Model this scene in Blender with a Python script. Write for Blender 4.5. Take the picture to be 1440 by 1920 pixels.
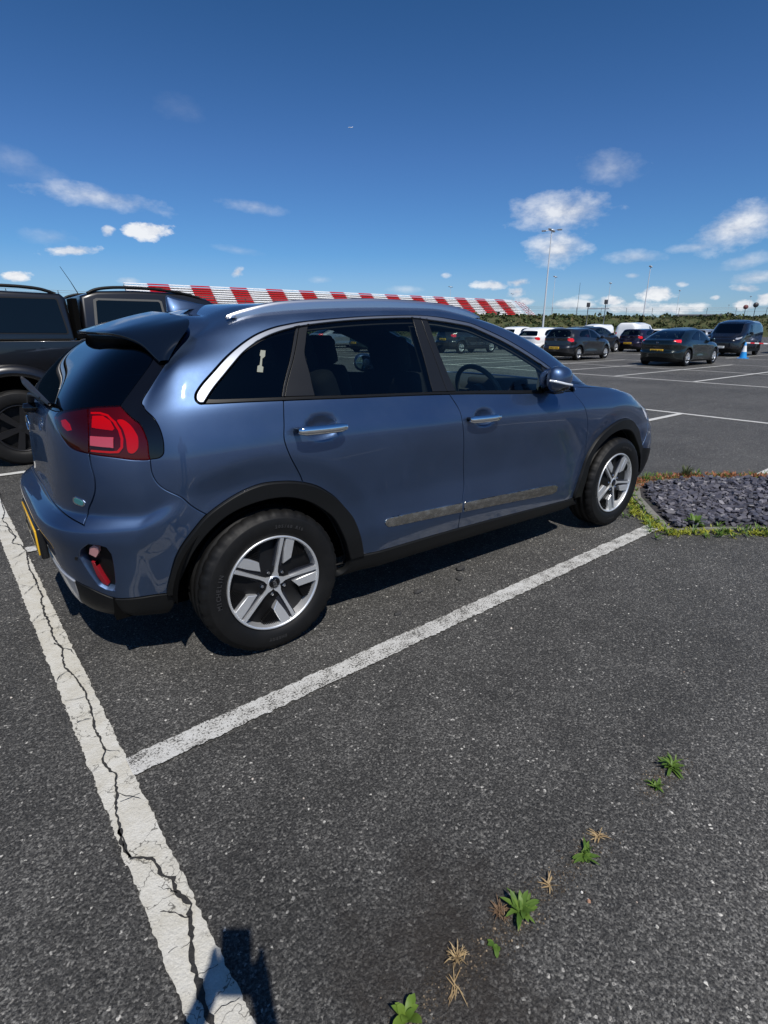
import bpy, bmesh, math, random
import numpy as np
from mathutils import Vector, Matrix, geometry
for o in list(bpy.data.objects): bpy.data.objects.remove(o)
scene = bpy.context.scene
COL = scene.collection
R = math.radians
# ---------------------------------------------------------------- camera
CF, CP, YAW, PIT, ROL = 1010.3969, (-0.91840, -2.83826, 1.37591), 0.914862, 0.327921, 0.004669
def cam_axes():
    f = Vector((math.cos(YAW)*math.cos(PIT), math.sin(YAW)*math.cos(PIT), -math.sin(PIT)))
    r = f.cross(Vector((0, 0, 1))).normalized(); u = r.cross(f)
    return r*math.cos(ROL) + u*math.sin(ROL), u*math.cos(ROL) - r*math.sin(ROL), f
cr_, cu_, cf_ = cam_axes()
cam = bpy.data.cameras.new('camera'); camo = bpy.data.objects.new('camera', cam); COL.objects.link(camo)
camo.matrix_world = Matrix(((cr_.x, cu_.x, -cf_.x, CP[0]), (cr_.y, cu_.y, -cf_.y, CP[1]), (cr_.z, cu_.z, -cf_.z, CP[2]), (0, 0, 0, 1)))
cam.sensor_fit = 'VERTICAL'; cam.sensor_height = 24.0; cam.sensor_width = 18.0; cam.lens = CF/1920*24.0
cam.clip_start = .02; cam.clip_end = 20000
scene.camera = camo
# ---------------------------------------------------------------- light
SUN = Vector((-.20, -.67, 1.0)).normalized()          # towards the sun
sl = bpy.data.lights.new('sun', 'SUN'); sl.energy = 5.0; sl.angle = R(.53); sl.color = (1, .955, .89)
so = bpy.data.objects.new('sun', sl); COL.objects.link(so); so.rotation_euler = (-SUN).to_track_quat('-Z', 'Y').to_euler()
so.location = (0, 0, 30)
SKY_STR = .075
w = bpy.data.worlds.new('World'); scene.world = w; w.use_nodes = True
nt = w.node_tree; nt.nodes.clear()
def wn(t, **k):
    n = nt.nodes.new(t)
    for a, b in k.items(): setattr(n, a, b)
    return n
sky = wn('ShaderNodeTexSky', sky_type='NISHITA', sun_disc=False)
sky.sun_elevation = math.asin(SUN.z); sky.sun_rotation = math.atan2(SUN.x, SUN.y)
sky.altitude = 20; sky.air_density = 1.0; sky.dust_density = .25; sky.ozone_density = 2.6
tc = wn('ShaderNodeTexCoord')
# clear polarised-looking midday air: the sky colour is tinted by height above the horizon
sz = wn('ShaderNodeSeparateXYZ'); nt.links.new(tc.outputs['Generated'], sz.inputs[0]); rp_ = wn('ShaderNodeValToRGB'); nt.links.new(sz.outputs[2], rp_.inputs[0])
EL = [(0., (.66, .90, 1.38)), (.075, (.60, .90, 1.33)), (.115, (.48, .86, 1.30)), (.25, (.45, .77, 1.2)), (.42, (.31, .64, .99)), (1., (.30, .62, .96))]
while len(rp_.color_ramp.elements) < len(EL): rp_.color_ramp.elements.new(.5)
for e_, (p_, c_) in zip(rp_.color_ramp.elements, EL): e_.position = p_; e_.color = tuple(q/1.4 for q in c_) + (1,)
hm = wn('ShaderNodeMixRGB', blend_type='MULTIPLY'); hm.inputs[0].default_value = 1; nt.links.new(sky.outputs[0], hm.inputs[1]); nt.links.new(rp_.outputs[0], hm.inputs[2])
hs = wn('ShaderNodeMixRGB', blend_type='MULTIPLY'); hs.inputs[0].default_value = 1; nt.links.new(hm.outputs[0], hs.inputs[1]); hs.inputs[2].default_value = (1.4, 1.4, 1.4, 1)
# clouds: lens shaped patches at fixed compass bearings, broken up by noise  (azimuth, elevation, half width, half height, tilt, density, softness)
CLOUDS = (
 (1.3537, 0.1803, 0.1034, 0.0169, -0.0844, 0.62, 0.8), (1.4452, 0.2094, 0.0616, 0.0203, -0.2934, 0.2, 1.0), (1.2932, 0.1407, 0.0329, 0.012, 0.0601, 0.9, 0.2),
 (1.3486, 0.1379, 0.011, 0.0086, 0.0681, 0.7, 0.3), (1.4002, 0.1075, 0.0367, 0.0087, 0.1138, 0.8, 0.3), (1.4249, 0.1234, 0.0442, 0.0138, -0.0359, 0.3, 1.0),
 (1.4786, 0.0692, 0.0183, 0.0078, 0.0487, 0.95, 0.2), (1.1262, 0.1823, 0.0554, 0.0117, -0.0831, 0.42, 0.9), (1.1571, 0.119, 0.0464, 0.0076, -0.0977, 0.28, 1.0),
 (1.1605, 0.0873, 0.0142, 0.0078, 0.4232, 0.8, 0.3), (1.3293, 0.0695, 0.0186, 0.0057, 0.0352, 0.45, 0.5), (0.5651, 0.2275, 0.0605, 0.0248, -0.1548, 0.42, 1.0),
 (0.6268, 0.1743, 0.0883, 0.0304, 0.0171, 0.8, 0.6), (0.6333, 0.1223, 0.0544, 0.0303, 0.0517, 0.85, 0.5), (0.3845, 0.1396, 0.0705, 0.0304, 0.2312, 0.8, 0.6),
 (0.4307, 0.1164, 0.0456, 0.0079, 0.0524, 0.5, 0.8), (0.5164, 0.1067, 0.0464, 0.012, -0.0402, 0.55, 0.8), (0.3662, 0.094, 0.0346, 0.0113, 0.2234, 0.5, 0.8),
 (0.3492, 0.0722, 0.0401, 0.0106, 0.0562, 0.6, 0.6), (0.3594, 0.0577, 0.0271, 0.0071, -0.0307, 0.75, 0.4), (0.7358, 0.0699, 0.0343, 0.0081, -0.0083, 0.8, 0.3),
 (0.6905, 0.0735, 0.0262, 0.008, -0.0124, 0.8, 0.3), (0.6928, 0.0588, 0.0207, 0.0099, -0.0088, 0.9, 0.3), (0.6853, 0.0421, 0.0283, 0.0109, -0.0054, 0.9, 0.3),
 (0.5428, 0.0433, 0.0233, 0.0087, -0.0122, 0.9, 0.2), (0.5817, 0.0502, 0.015, 0.005, -0.0128, 0.5, 0.5), (0.4785, 0.054, 0.0293, 0.0118, -0.0204, 0.9, 0.2),
 (0.5059, 0.0325, 0.0588, 0.0095, -0.0093, 0.8, 0.3), (0.4489, 0.0312, 0.0478, 0.0085, -0.0108, 0.8, 0.3), (0.6035, 0.0374, 0.0452, 0.0098, -0.0074, 0.7, 0.4),
 (0.3585, 0.0352, 0.0158, 0.0081, -0.0167, 0.9, 0.2), (0.3334, 0.0434, 0.0152, 0.0095, -0.0233, 0.9, 0.2), (0.445, 0.0661, 0.0086, 0.0041, -0.0287, 0.6, 0.4),
 (0.395, 0.0462, 0.0075, 0.0041, -0.0214, 0.8, 0.3), (0.8125, 0.0853, 0.0087, 0.0045, -0.0044, 0.55, 0.4), (1.2244, 0.2987, 0.0385, 0.0167, -0.0535, 0.07, 1.0),
 (1.0257, 0.0777, 0.0241, 0.0061, 0.013, 0.25, 0.8), (0.88, 0.0636, 0.0312, 0.0072, 0.0021, 0.35, 0.7), (0.515, 0.0802, 0.0122, 0.0047, -0.0292, 0.45, 0.5),
 (1.6259, 0.1212, 0.1083, 0.0303, 0.0048, 0.6, 0.7), (0.2083, 0.1503, 0.1189, 0.0444, -0.0193, 0.7, 0.6), (0.211, 0.0532, 0.0862, 0.018, -0.0394, 0.8, 0.3),
 (1.6196, 0.0346, 0.087, 0.0109, 0.0351, 0.6, 0.4))
def math_(op, a, b=None, c=None, clamp=False):
    n = wn('ShaderNodeMath', operation=op); n.use_clamp = clamp
    for i, v in enumerate((a, b, c)):
        if v is None: continue
        if isinstance(v, (int, float)): n.inputs[i].default_value = v
        else: nt.links.new(v, n.inputs[i])
    return n.outputs[0]
nz = wn('ShaderNodeTexNoise', noise_dimensions='3D'); nz.inputs['Scale'].default_value = 26; nz.inputs['Detail'].default_value = 7; nz.inputs['Roughness'].default_value = .62
mp = wn('ShaderNodeMapping'); mp.inputs['Scale'].default_value = (1, 1, 1.9); nt.links.new(tc.outputs['Generated'], mp.inputs[0]); nt.links.new(mp.outputs[0], nz.inputs['Vector'])
nz2 = wn('ShaderNodeTexNoise'); nz2.inputs['Scale'].default_value = 9; nz2.inputs['Detail'].default_value = 4; nt.links.new(mp.outputs[0], nz2.inputs['Vector'])
nzc = math_('SUBTRACT', nz.outputs[0], .5); nzc2 = math_('SUBTRACT', nz2.outputs[0], .5)
acc = None; shade = None
wob_s = math_('ADD', math_('MULTIPLY', nzc, 1.3), math_('MULTIPLY', nzc2, .9)); wob_h = math_('ADD', math_('MULTIPLY', nzc, 2.6), math_('MULTIPLY', nzc2, 1.1))
for (az, el, hw, hh, tilt, dens, soft) in CLOUDS:
    c = Vector((math.cos(el)*math.cos(az), math.cos(el)*math.sin(az), math.sin(el)))
    e1 = Vector((math.sin(az), -math.cos(az), 0)); e2 = e1.cross(c)
    ex = e1*math.cos(tilt) + e2*math.sin(tilt); ey = e2*math.cos(tilt) - e1*math.sin(tilt)
    M = Matrix((ex, ey, -c)).transposed() if ex.cross(ey).dot(-c) > 0 else Matrix((ex, ey, c)).transposed()
    m_ = wn('ShaderNodeMapping', vector_type='TEXTURE'); nt.links.new(tc.outputs['Generated'], m_.inputs[0])
    m_.inputs['Location'].default_value = c; m_.inputs['Rotation'].default_value = M.to_euler(); m_.inputs['Scale'].default_value = (hw, hh, .6)
    ln = wn('ShaderNodeVectorMath', operation='LENGTH'); nt.links.new(m_.outputs[0], ln.inputs[0])
    d = math_('SUBTRACT', wob_h if soft < .5 else wob_s, ln.outputs['Value'])
    mr = wn('ShaderNodeMapRange', clamp=True); nt.links.new(d, mr.inputs[0])
    for i, v_ in enumerate((-.98, -.98 + .3 + 1.0*soft, 0., dens)): mr.inputs[i+1].default_value = v_
    acc = mr.outputs[0] if acc is None else math_('MAXIMUM', acc, mr.outputs[0])
shade = math_('MULTIPLY_ADD', nzc, 3.0, math_('MULTIPLY_ADD', nzc2, 2.0, .62), clamp=True)
cc = wn('ShaderNodeMixRGB'); nt.links.new(shade, cc.inputs[0])
cc.inputs[1].default_value = (6.6, 7.2, 8.6, 1); cc.inputs[2].default_value = (12.5, 12.6, 12.8, 1)
mx = wn('ShaderNodeMixRGB'); nt.links.new(acc, mx.inputs[0]); nt.links.new(hs.outputs[0], mx.inputs[1]); nt.links.new(cc.outputs[0], mx.inputs[2])
bg = wn('ShaderNodeBackground'); bg.inputs['Strength'].default_value = SKY_STR; nt.links.new(mx.outputs[0], bg.inputs['Color'])
wo = wn('ShaderNodeOutputWorld'); nt.links.new(bg.outputs[0], wo.inputs[0])
vs = scene.view_settings; vs.view_transform = 'Standard'; vs.look = 'None'; vs.gamma = 1; vs.use_curve_mapping = False; vs.exposure = 0.0

# ---------------------------------------------------------------- surfaces
def pchip(x, y, q):
    x = np.asarray(x, float); y = np.asarray(y, float); q = np.clip(np.asarray(q, float), x[0], x[-1])
    h = np.diff(x); d = np.diff(y) / h
    m = np.zeros_like(y)
    for i in range(1, len(x) - 1):
        if d[i-1] * d[i] > 0:
            w1 = 2*h[i] + h[i-1]; w2 = h[i] + 2*h[i-1]
            m[i] = (w1 + w2) / (w1/d[i-1] + w2/d[i])
    m[0] = d[0]; m[-1] = d[-1]
    i = np.clip(np.searchsorted(x, q) - 1, 0, len(x) - 2)
    t = (q - x[i]) / h[i]
    return ((2*t**3 - 3*t**2 + 1)*y[i] + (t**3 - 2*t**2 + t)*h[i]*m[i]
            + (-2*t**3 + 3*t**2)*y[i+1] + (t**3 - t**2)*h[i]*m[i+1])

def gauss(a, s, axis, lo, hi):
    """smooth along axis; lo / hi are the sign vectors for mirrored padding (None: repeat the edge by point reflection)"""
    if s <= 0: return a
    r = int(3*s + 1); k = np.exp(-.5*(np.arange(-r, r+1)/s)**2); k /= k.sum()
    a = np.moveaxis(a, axis, 0)
    def pad(edge, inner, sg):
        if sg is None: return 2*edge - inner
        return inner*np.array(sg)
    lo_p = pad(a[0], a[1:r+1][::-1], lo); hi_p = pad(a[-1], a[-r-1:-1][::-1], hi)
    b = np.concatenate([lo_p, a, hi_p]); out = np.zeros_like(a)
    for i, w in enumerate(k): out += w*b[i:i+len(a)]
    return np.moveaxis(out, 0, axis)

class Surf:
    """Closed car skin: a stack of rounded plan outlines. u runs nose(-2) - side(0) - tail(2), v runs sill to roof centre."""
    def __init__(s, keys, knots, xm, nu=801, dv=.01, su=2.5, sv=1.3, arches=(), flare=.012, ss=2.1, sr=.9):
        s.ss, s.sr = ss, sr
        s.u = np.linspace(-2, 2, nu); V = [k[0] for k in keys]; s.vmax = V[-1]
        s.v = np.arange(0, s.vmax + 1e-6, dv); s.dv = s.v[1] - s.v[0]
        cols = np.zeros((len(keys), nu, 3)); au = np.abs(s.u)
        for i, (v, xr, zr, wr, nr, zs, ws, xf, zf, wf, nf) in enumerate(keys):
            xs = [xr]; zz = [zr]; ww = [wr]
            for x, z, w in zip(knots, zs, ws):
                if z is not None and xr + .06 < x < xf - .06: xs.append(x); zz.append(z); ww.append(w)
            xs.append(xf); zz.append(zf); ww.append(wf)
            a = np.where(s.u >= 0, xm - xr, xf - xm); sg = np.where(s.u >= 0, -1., 1.); n = np.where(s.u >= 0, nr, nf)
            m = np.minimum(au, 1.); xb = xm + sg*a*m
            z = pchip(xs, zz, xb); w = pchip(xs, ww, xb)
            k = np.where(au <= 1, au, 2 - au); g = (1 + k**n)**(-1/n)
            cols[i, :, 0] = xm + sg*a*np.where(au <= 1, k*g, g)
            cols[i, :, 1] = -w*np.where(au <= 1, g, k*g)
            cols[i, :, 2] = z
        G = np.zeros((nu, len(s.v), 3))
        for c in range(3):
            # pchip over v for each u (vectorised by loop over u)
            for j in range(nu): G[j, :, c] = pchip(V, cols[:, j, c], s.v)
        mir = (1, -1, 1)
        G = gauss(G, sv, 1, None, mir); G = gauss(G, su, 0, mir, mir)
        for (cx, cz, r0, wd) in arches:
            r = np.hypot(G[..., 0] - cx, G[..., 2] - cz); t = np.clip((r0 + wd - r)/wd, 0, 1)
            side = np.clip((np.abs(G[..., 1]) - .6)/.15, 0, 1)
            G[..., 1] -= flare*(t*t*(3 - 2*t))*side
        s.G = G; s.norm()
    def norm(s):
        G = s.G
        gu = np.gradient(G, axis=0); gv = np.gradient(G, axis=1)
        N = np.cross(gv, gu); N /= np.maximum(np.linalg.norm(N, axis=-1, keepdims=True), 1e-12)
        if N[len(s.u)//2, len(s.v)//3, 1] > 0: N = -N
        s.N = N
    def ev(s, u, v, what='P'):
        A = s.G if what == 'P' else s.N
        u = np.asarray(u, float); v = np.asarray(v, float)
        fu = np.clip((u + 2)/(s.u[1] - s.u[0]), 0, len(s.u) - 1.000001); fv = np.clip(v/s.dv, 0, len(s.v) - 1.000001)
        i = fu.astype(int); j = fv.astype(int); a = (fu - i)[..., None]; b = (fv - j)[..., None]
        r = A[i, j]*(1-a)*(1-b) + A[i+1, j]*a*(1-b) + A[i, j+1]*(1-a)*b + A[i+1, j+1]*a*b
        if what == 'N': r /= np.maximum(np.linalg.norm(r, axis=-1, keepdims=True), 1e-12)
        return r
    def S(s, u):   # u -> metric domain coordinate
        u = np.asarray(u, float); a = np.abs(u)
        return np.sign(u)*np.where(a <= 1, s.ss*a, s.ss + s.sr*(a - 1))
    def Ui(s, S):
        S = np.asarray(S, float); a = np.abs(S)
        return np.sign(S)*np.where(a <= s.ss, a/s.ss, 1 + (a - s.ss)/s.sr)
    def inv(s, kind, p, q):
        """side: (x,z) with |u|<=1.25 ; rear: (y,z) u>=.8 ; front likewise ; top: (x,y) v>1.35 -> (u,v)"""
        if kind == 'side': m = np.abs(s.u) <= 1.3; A, B = s.G[m][..., 0], s.G[m][..., 2]
        elif kind == 'rear': m = s.u >= .7; A, B = s.G[m][..., 1], s.G[m][..., 2]
        elif kind == 'front': m = s.u <= -.7; A, B = s.G[m][..., 1], s.G[m][..., 2]
        else: m = np.abs(s.u) <= 2; A, B = s.G[m][..., 0], s.G[m][..., 1]
        us = s.u[m]; D = (A - p)**2 + (B - q)**2
        if kind == 'side': D = D + (s.G[m][..., 1] > -.25)*9
        if kind == 'top': D = D + (s.v[None, :] < s.vtop)*9
        i, j = np.unravel_index(np.argmin(D), D.shape)
        u, v = us[i], s.v[j]; ax = {'side': (0, 2), 'rear': (1, 2), 'front': (1, 2), 'top': (0, 1)}[kind]; e = .004
        for _ in range(6):
            P = s.ev(u, v); Pu = (s.ev(u+e, v) - P)/e; Pv = (s.ev(u, v+e) - P)/e
            J = np.array([[Pu[ax[0]], Pv[ax[0]]], [Pu[ax[1]], Pv[ax[1]]]]); r = np.array([p - P[ax[0]], q - P[ax[1]]])
            if abs(np.linalg.det(J)) < 1e-4: break
            d = np.linalg.solve(J, r); d = np.clip(d, -.02, .02); u = float(np.clip(u + d[0], -2, 2)); v = float(np.clip(v + d[1], 0, s.vmax))
        return u, v
    vtop = 1.34

def crom(pts, step=.012, sharp=False):
    """Catmull-Rom through pts resampled at about step"""
    P = np.array(pts, float)
    if sharp or len(P) < 3:
        out = [P[0]]
        for a, b in zip(P[:-1], P[1:]):
            n = max(1, int(np.ceil(np.linalg.norm(b-a)/step)))
            out += [a + (b-a)*i/n for i in range(1, n+1)]
        return np.array(out)
    Q = np.vstack([2*P[0]-P[1], P, 2*P[-1]-P[-2]]); out = [P[0]]
    for i in range(1, len(Q)-2):
        p0, p1, p2, p3 = Q[i-1:i+3]
        t0 = 0; t1 = t0 + max(np.linalg.norm(p1-p0), 1e-6)**.5; t2 = t1 + max(np.linalg.norm(p2-p1), 1e-6)**.5; t3 = t2 + max(np.linalg.norm(p3-p2), 1e-6)**.5
        n = max(2, int(np.ceil(np.linalg.norm(p2-p1)/step)))
        for t in np.linspace(t1, t2, n+1)[1:]:
            A1 = (t1-t)/(t1-t0)*p0 + (t-t0)/(t1-t0)*p1; A2 = (t2-t)/(t2-t1)*p1 + (t-t1)/(t2-t1)*p2; A3 = (t3-t)/(t3-t2)*p2 + (t-t2)/(t3-t2)*p3
            B1 = (t2-t)/(t2-t0)*A1 + (t-t0)/(t2-t0)*A2; B2 = (t3-t)/(t3-t1)*A2 + (t-t1)/(t3-t1)*A3
            out.append((t2-t)/(t2-t1)*B1 + (t-t1)/(t2-t1)*B2)
    return np.array(out)

SUV_KNOTS = (-.4, .1, 1.1, 2.0, 2.7, 3.2)
SUV_KEYS = [
 (.00, -.675, .235, .80, 4.6, (.245, .245, .24, .235, .22, .20), (.81, .82, .80, .80, .80, .80), 3.38, .20, .80, 5.0),
 (.06, -.70, .265, .835, 4.8, (.27, .255, .25, .242, .235, .22), (.85, .855, .848, .848, .85, .84), 3.46, .22, .84, 5.3),
 (.18, -.73, .37, .850, 4.8, (.36, .345, .335, .32, .31, .32), (.885, .885, .872, .875, .88, .87), 3.54, .33, .875, 5.8),
 (.29, -.75, .45, .857, 4.8, (.45, .45, .44, .43, .43, .43), (.892, .892, .893, .888, .885, .872), 3.57, .43, .885, 5.8),
 (.38, -.765, .53, .860, 4.8, (.54, .54, .53, .52, .52, .52), (.892, .89, .884, .884, .888, .872), 3.58, .52, .885, 5.8),
 (.48, -.785, .605, .862, 4.8, (.62, .62, .62, .61, .61, .61), (.893, .89, .878, .882, .888, .865), 3.58, .61, .875, 5.6),
 (.54, -.782, .645, .862, 4.8, (.68, .68, .68, .67, .67, .67), (.894, .891, .881, .884, .888, .865), 3.57, .66, .872, 5.5),
 (.59, -.745, .672, .860, 4.9, (.73, .73, .73, .72, .71, .71), (.894, .892, .886, .887, .888, .862), 3.56, .70, .86, 5.3),
 (.64, -.71, .70, .858, 5.0, (.78, .78, .78, .765, .755, .75), (.893, .893, .892, .891, .886, .86), 3.55, .74, .855, 5.3),
 (.72, -.705, .79, .855, 5.2, (.86, .86, .86, .84, .83, .81), (.890, .893, .900, .897, .882, .852), 3.52, .78, .84, 5.3),
 (.78, -.70, .865, .852, 5.3, (.915, .92, .915, .895, .88, .85), (.884, .890, .9025, .898, .875, .84), 3.48, .81, .82, 5.3),
 (.83, -.695, .93, .847, 5.3, (.965, .97, .962, .94, .92, .88), (.876, .883, .893, .886, .858, .82), 3.42, .835, .80, 5.3),
 (.87, -.69, .98, .84, 5.3, (1.01, 1.015, 1.0, .972, .957, .915), (.866, .873, .878, .868, .842, .80), 3.34, .86, .76, 5.3),
 (.94, -.67, 1.05, .825, 5.3, (1.09, 1.095, 1.063, 1.013, .995, .94), (.843, .857, .857, .845, .80, .73), 3.2, .88, .66, 5.3),
 (.99, -.64, 1.095, .805, 5.3, (1.145, 1.145, 1.11, 1.06, None, None), (.815, .832, .835, .825, 0, 0), 2.60, 1.01, .82, 5.5),
 (1.12, -.545, 1.20, .745, 5.3, (1.245, 1.25, 1.23, 1.18, None, None), (.76, .78, .785, .78, 0, 0), 2.34, 1.145, .78, 5.5),
 (1.25, -.445, 1.285, .69, 5.3, (1.30, 1.345, 1.35, None, None, None), (.705, .72, .73, 0, 0, 0), 2.08, 1.27, .72, 5.5),
 (1.34, -.345, 1.34, .645, 5.3, (None, 1.405, 1.427, None, None, None), (0, .67, .685, 0, 0, 0), 1.83, 1.35, .675, 5.5),
 (1.40, -.27, 1.375, .605, 5.3, (None, 1.433, 1.460, None, None, None), (0, .625, .64, 0, 0, 0), 1.70, 1.385, .63, 5.5),
 (1.46, -.23, 1.396, .56, 5.3, (None, 1.451, 1.480, None, None, None), (0, .57, .585, 0, 0, 0), 1.60, 1.41, .575, 5.5),
 (1.62, -.20, 1.424, .41, 5.3, (None, 1.475, 1.500, None, None, None), (0, .42, .42, 0, 0, 0), 1.50, 1.435, .415, 5.5),
 (2.04, -.19, 1.436, 0.0, 5.3, (None, 1.488, 1.510, None, None, None), (0, 0., 0., 0, 0, 0), 1.45, 1.447, 0., 5.5),
]
SUV_ARCH = ((0.0, .326, .455, .125), (2.7, .326, .455, .125))
def suv_surf():
    S = Surf(SUV_KEYS, SUV_KNOTS, 1.3, arches=SUV_ARCH, flare=-.014); G = S.G
    for (x, z, a, b, d) in ((.262, .982, .080, .046, .024), (1.245, .936, .080, .046, .024)):     # hand cups behind the door handles
        q = np.hypot((G[..., 0]-x)/a, (G[..., 2]-z)/b); t = np.clip((1.15 - q)/.75, 0, 1); t = t*t*(3-2*t)
        G += (-S.N)*(d*t*((G[..., 1] < -.6)))[..., None]
    S.norm(); return S

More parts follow.
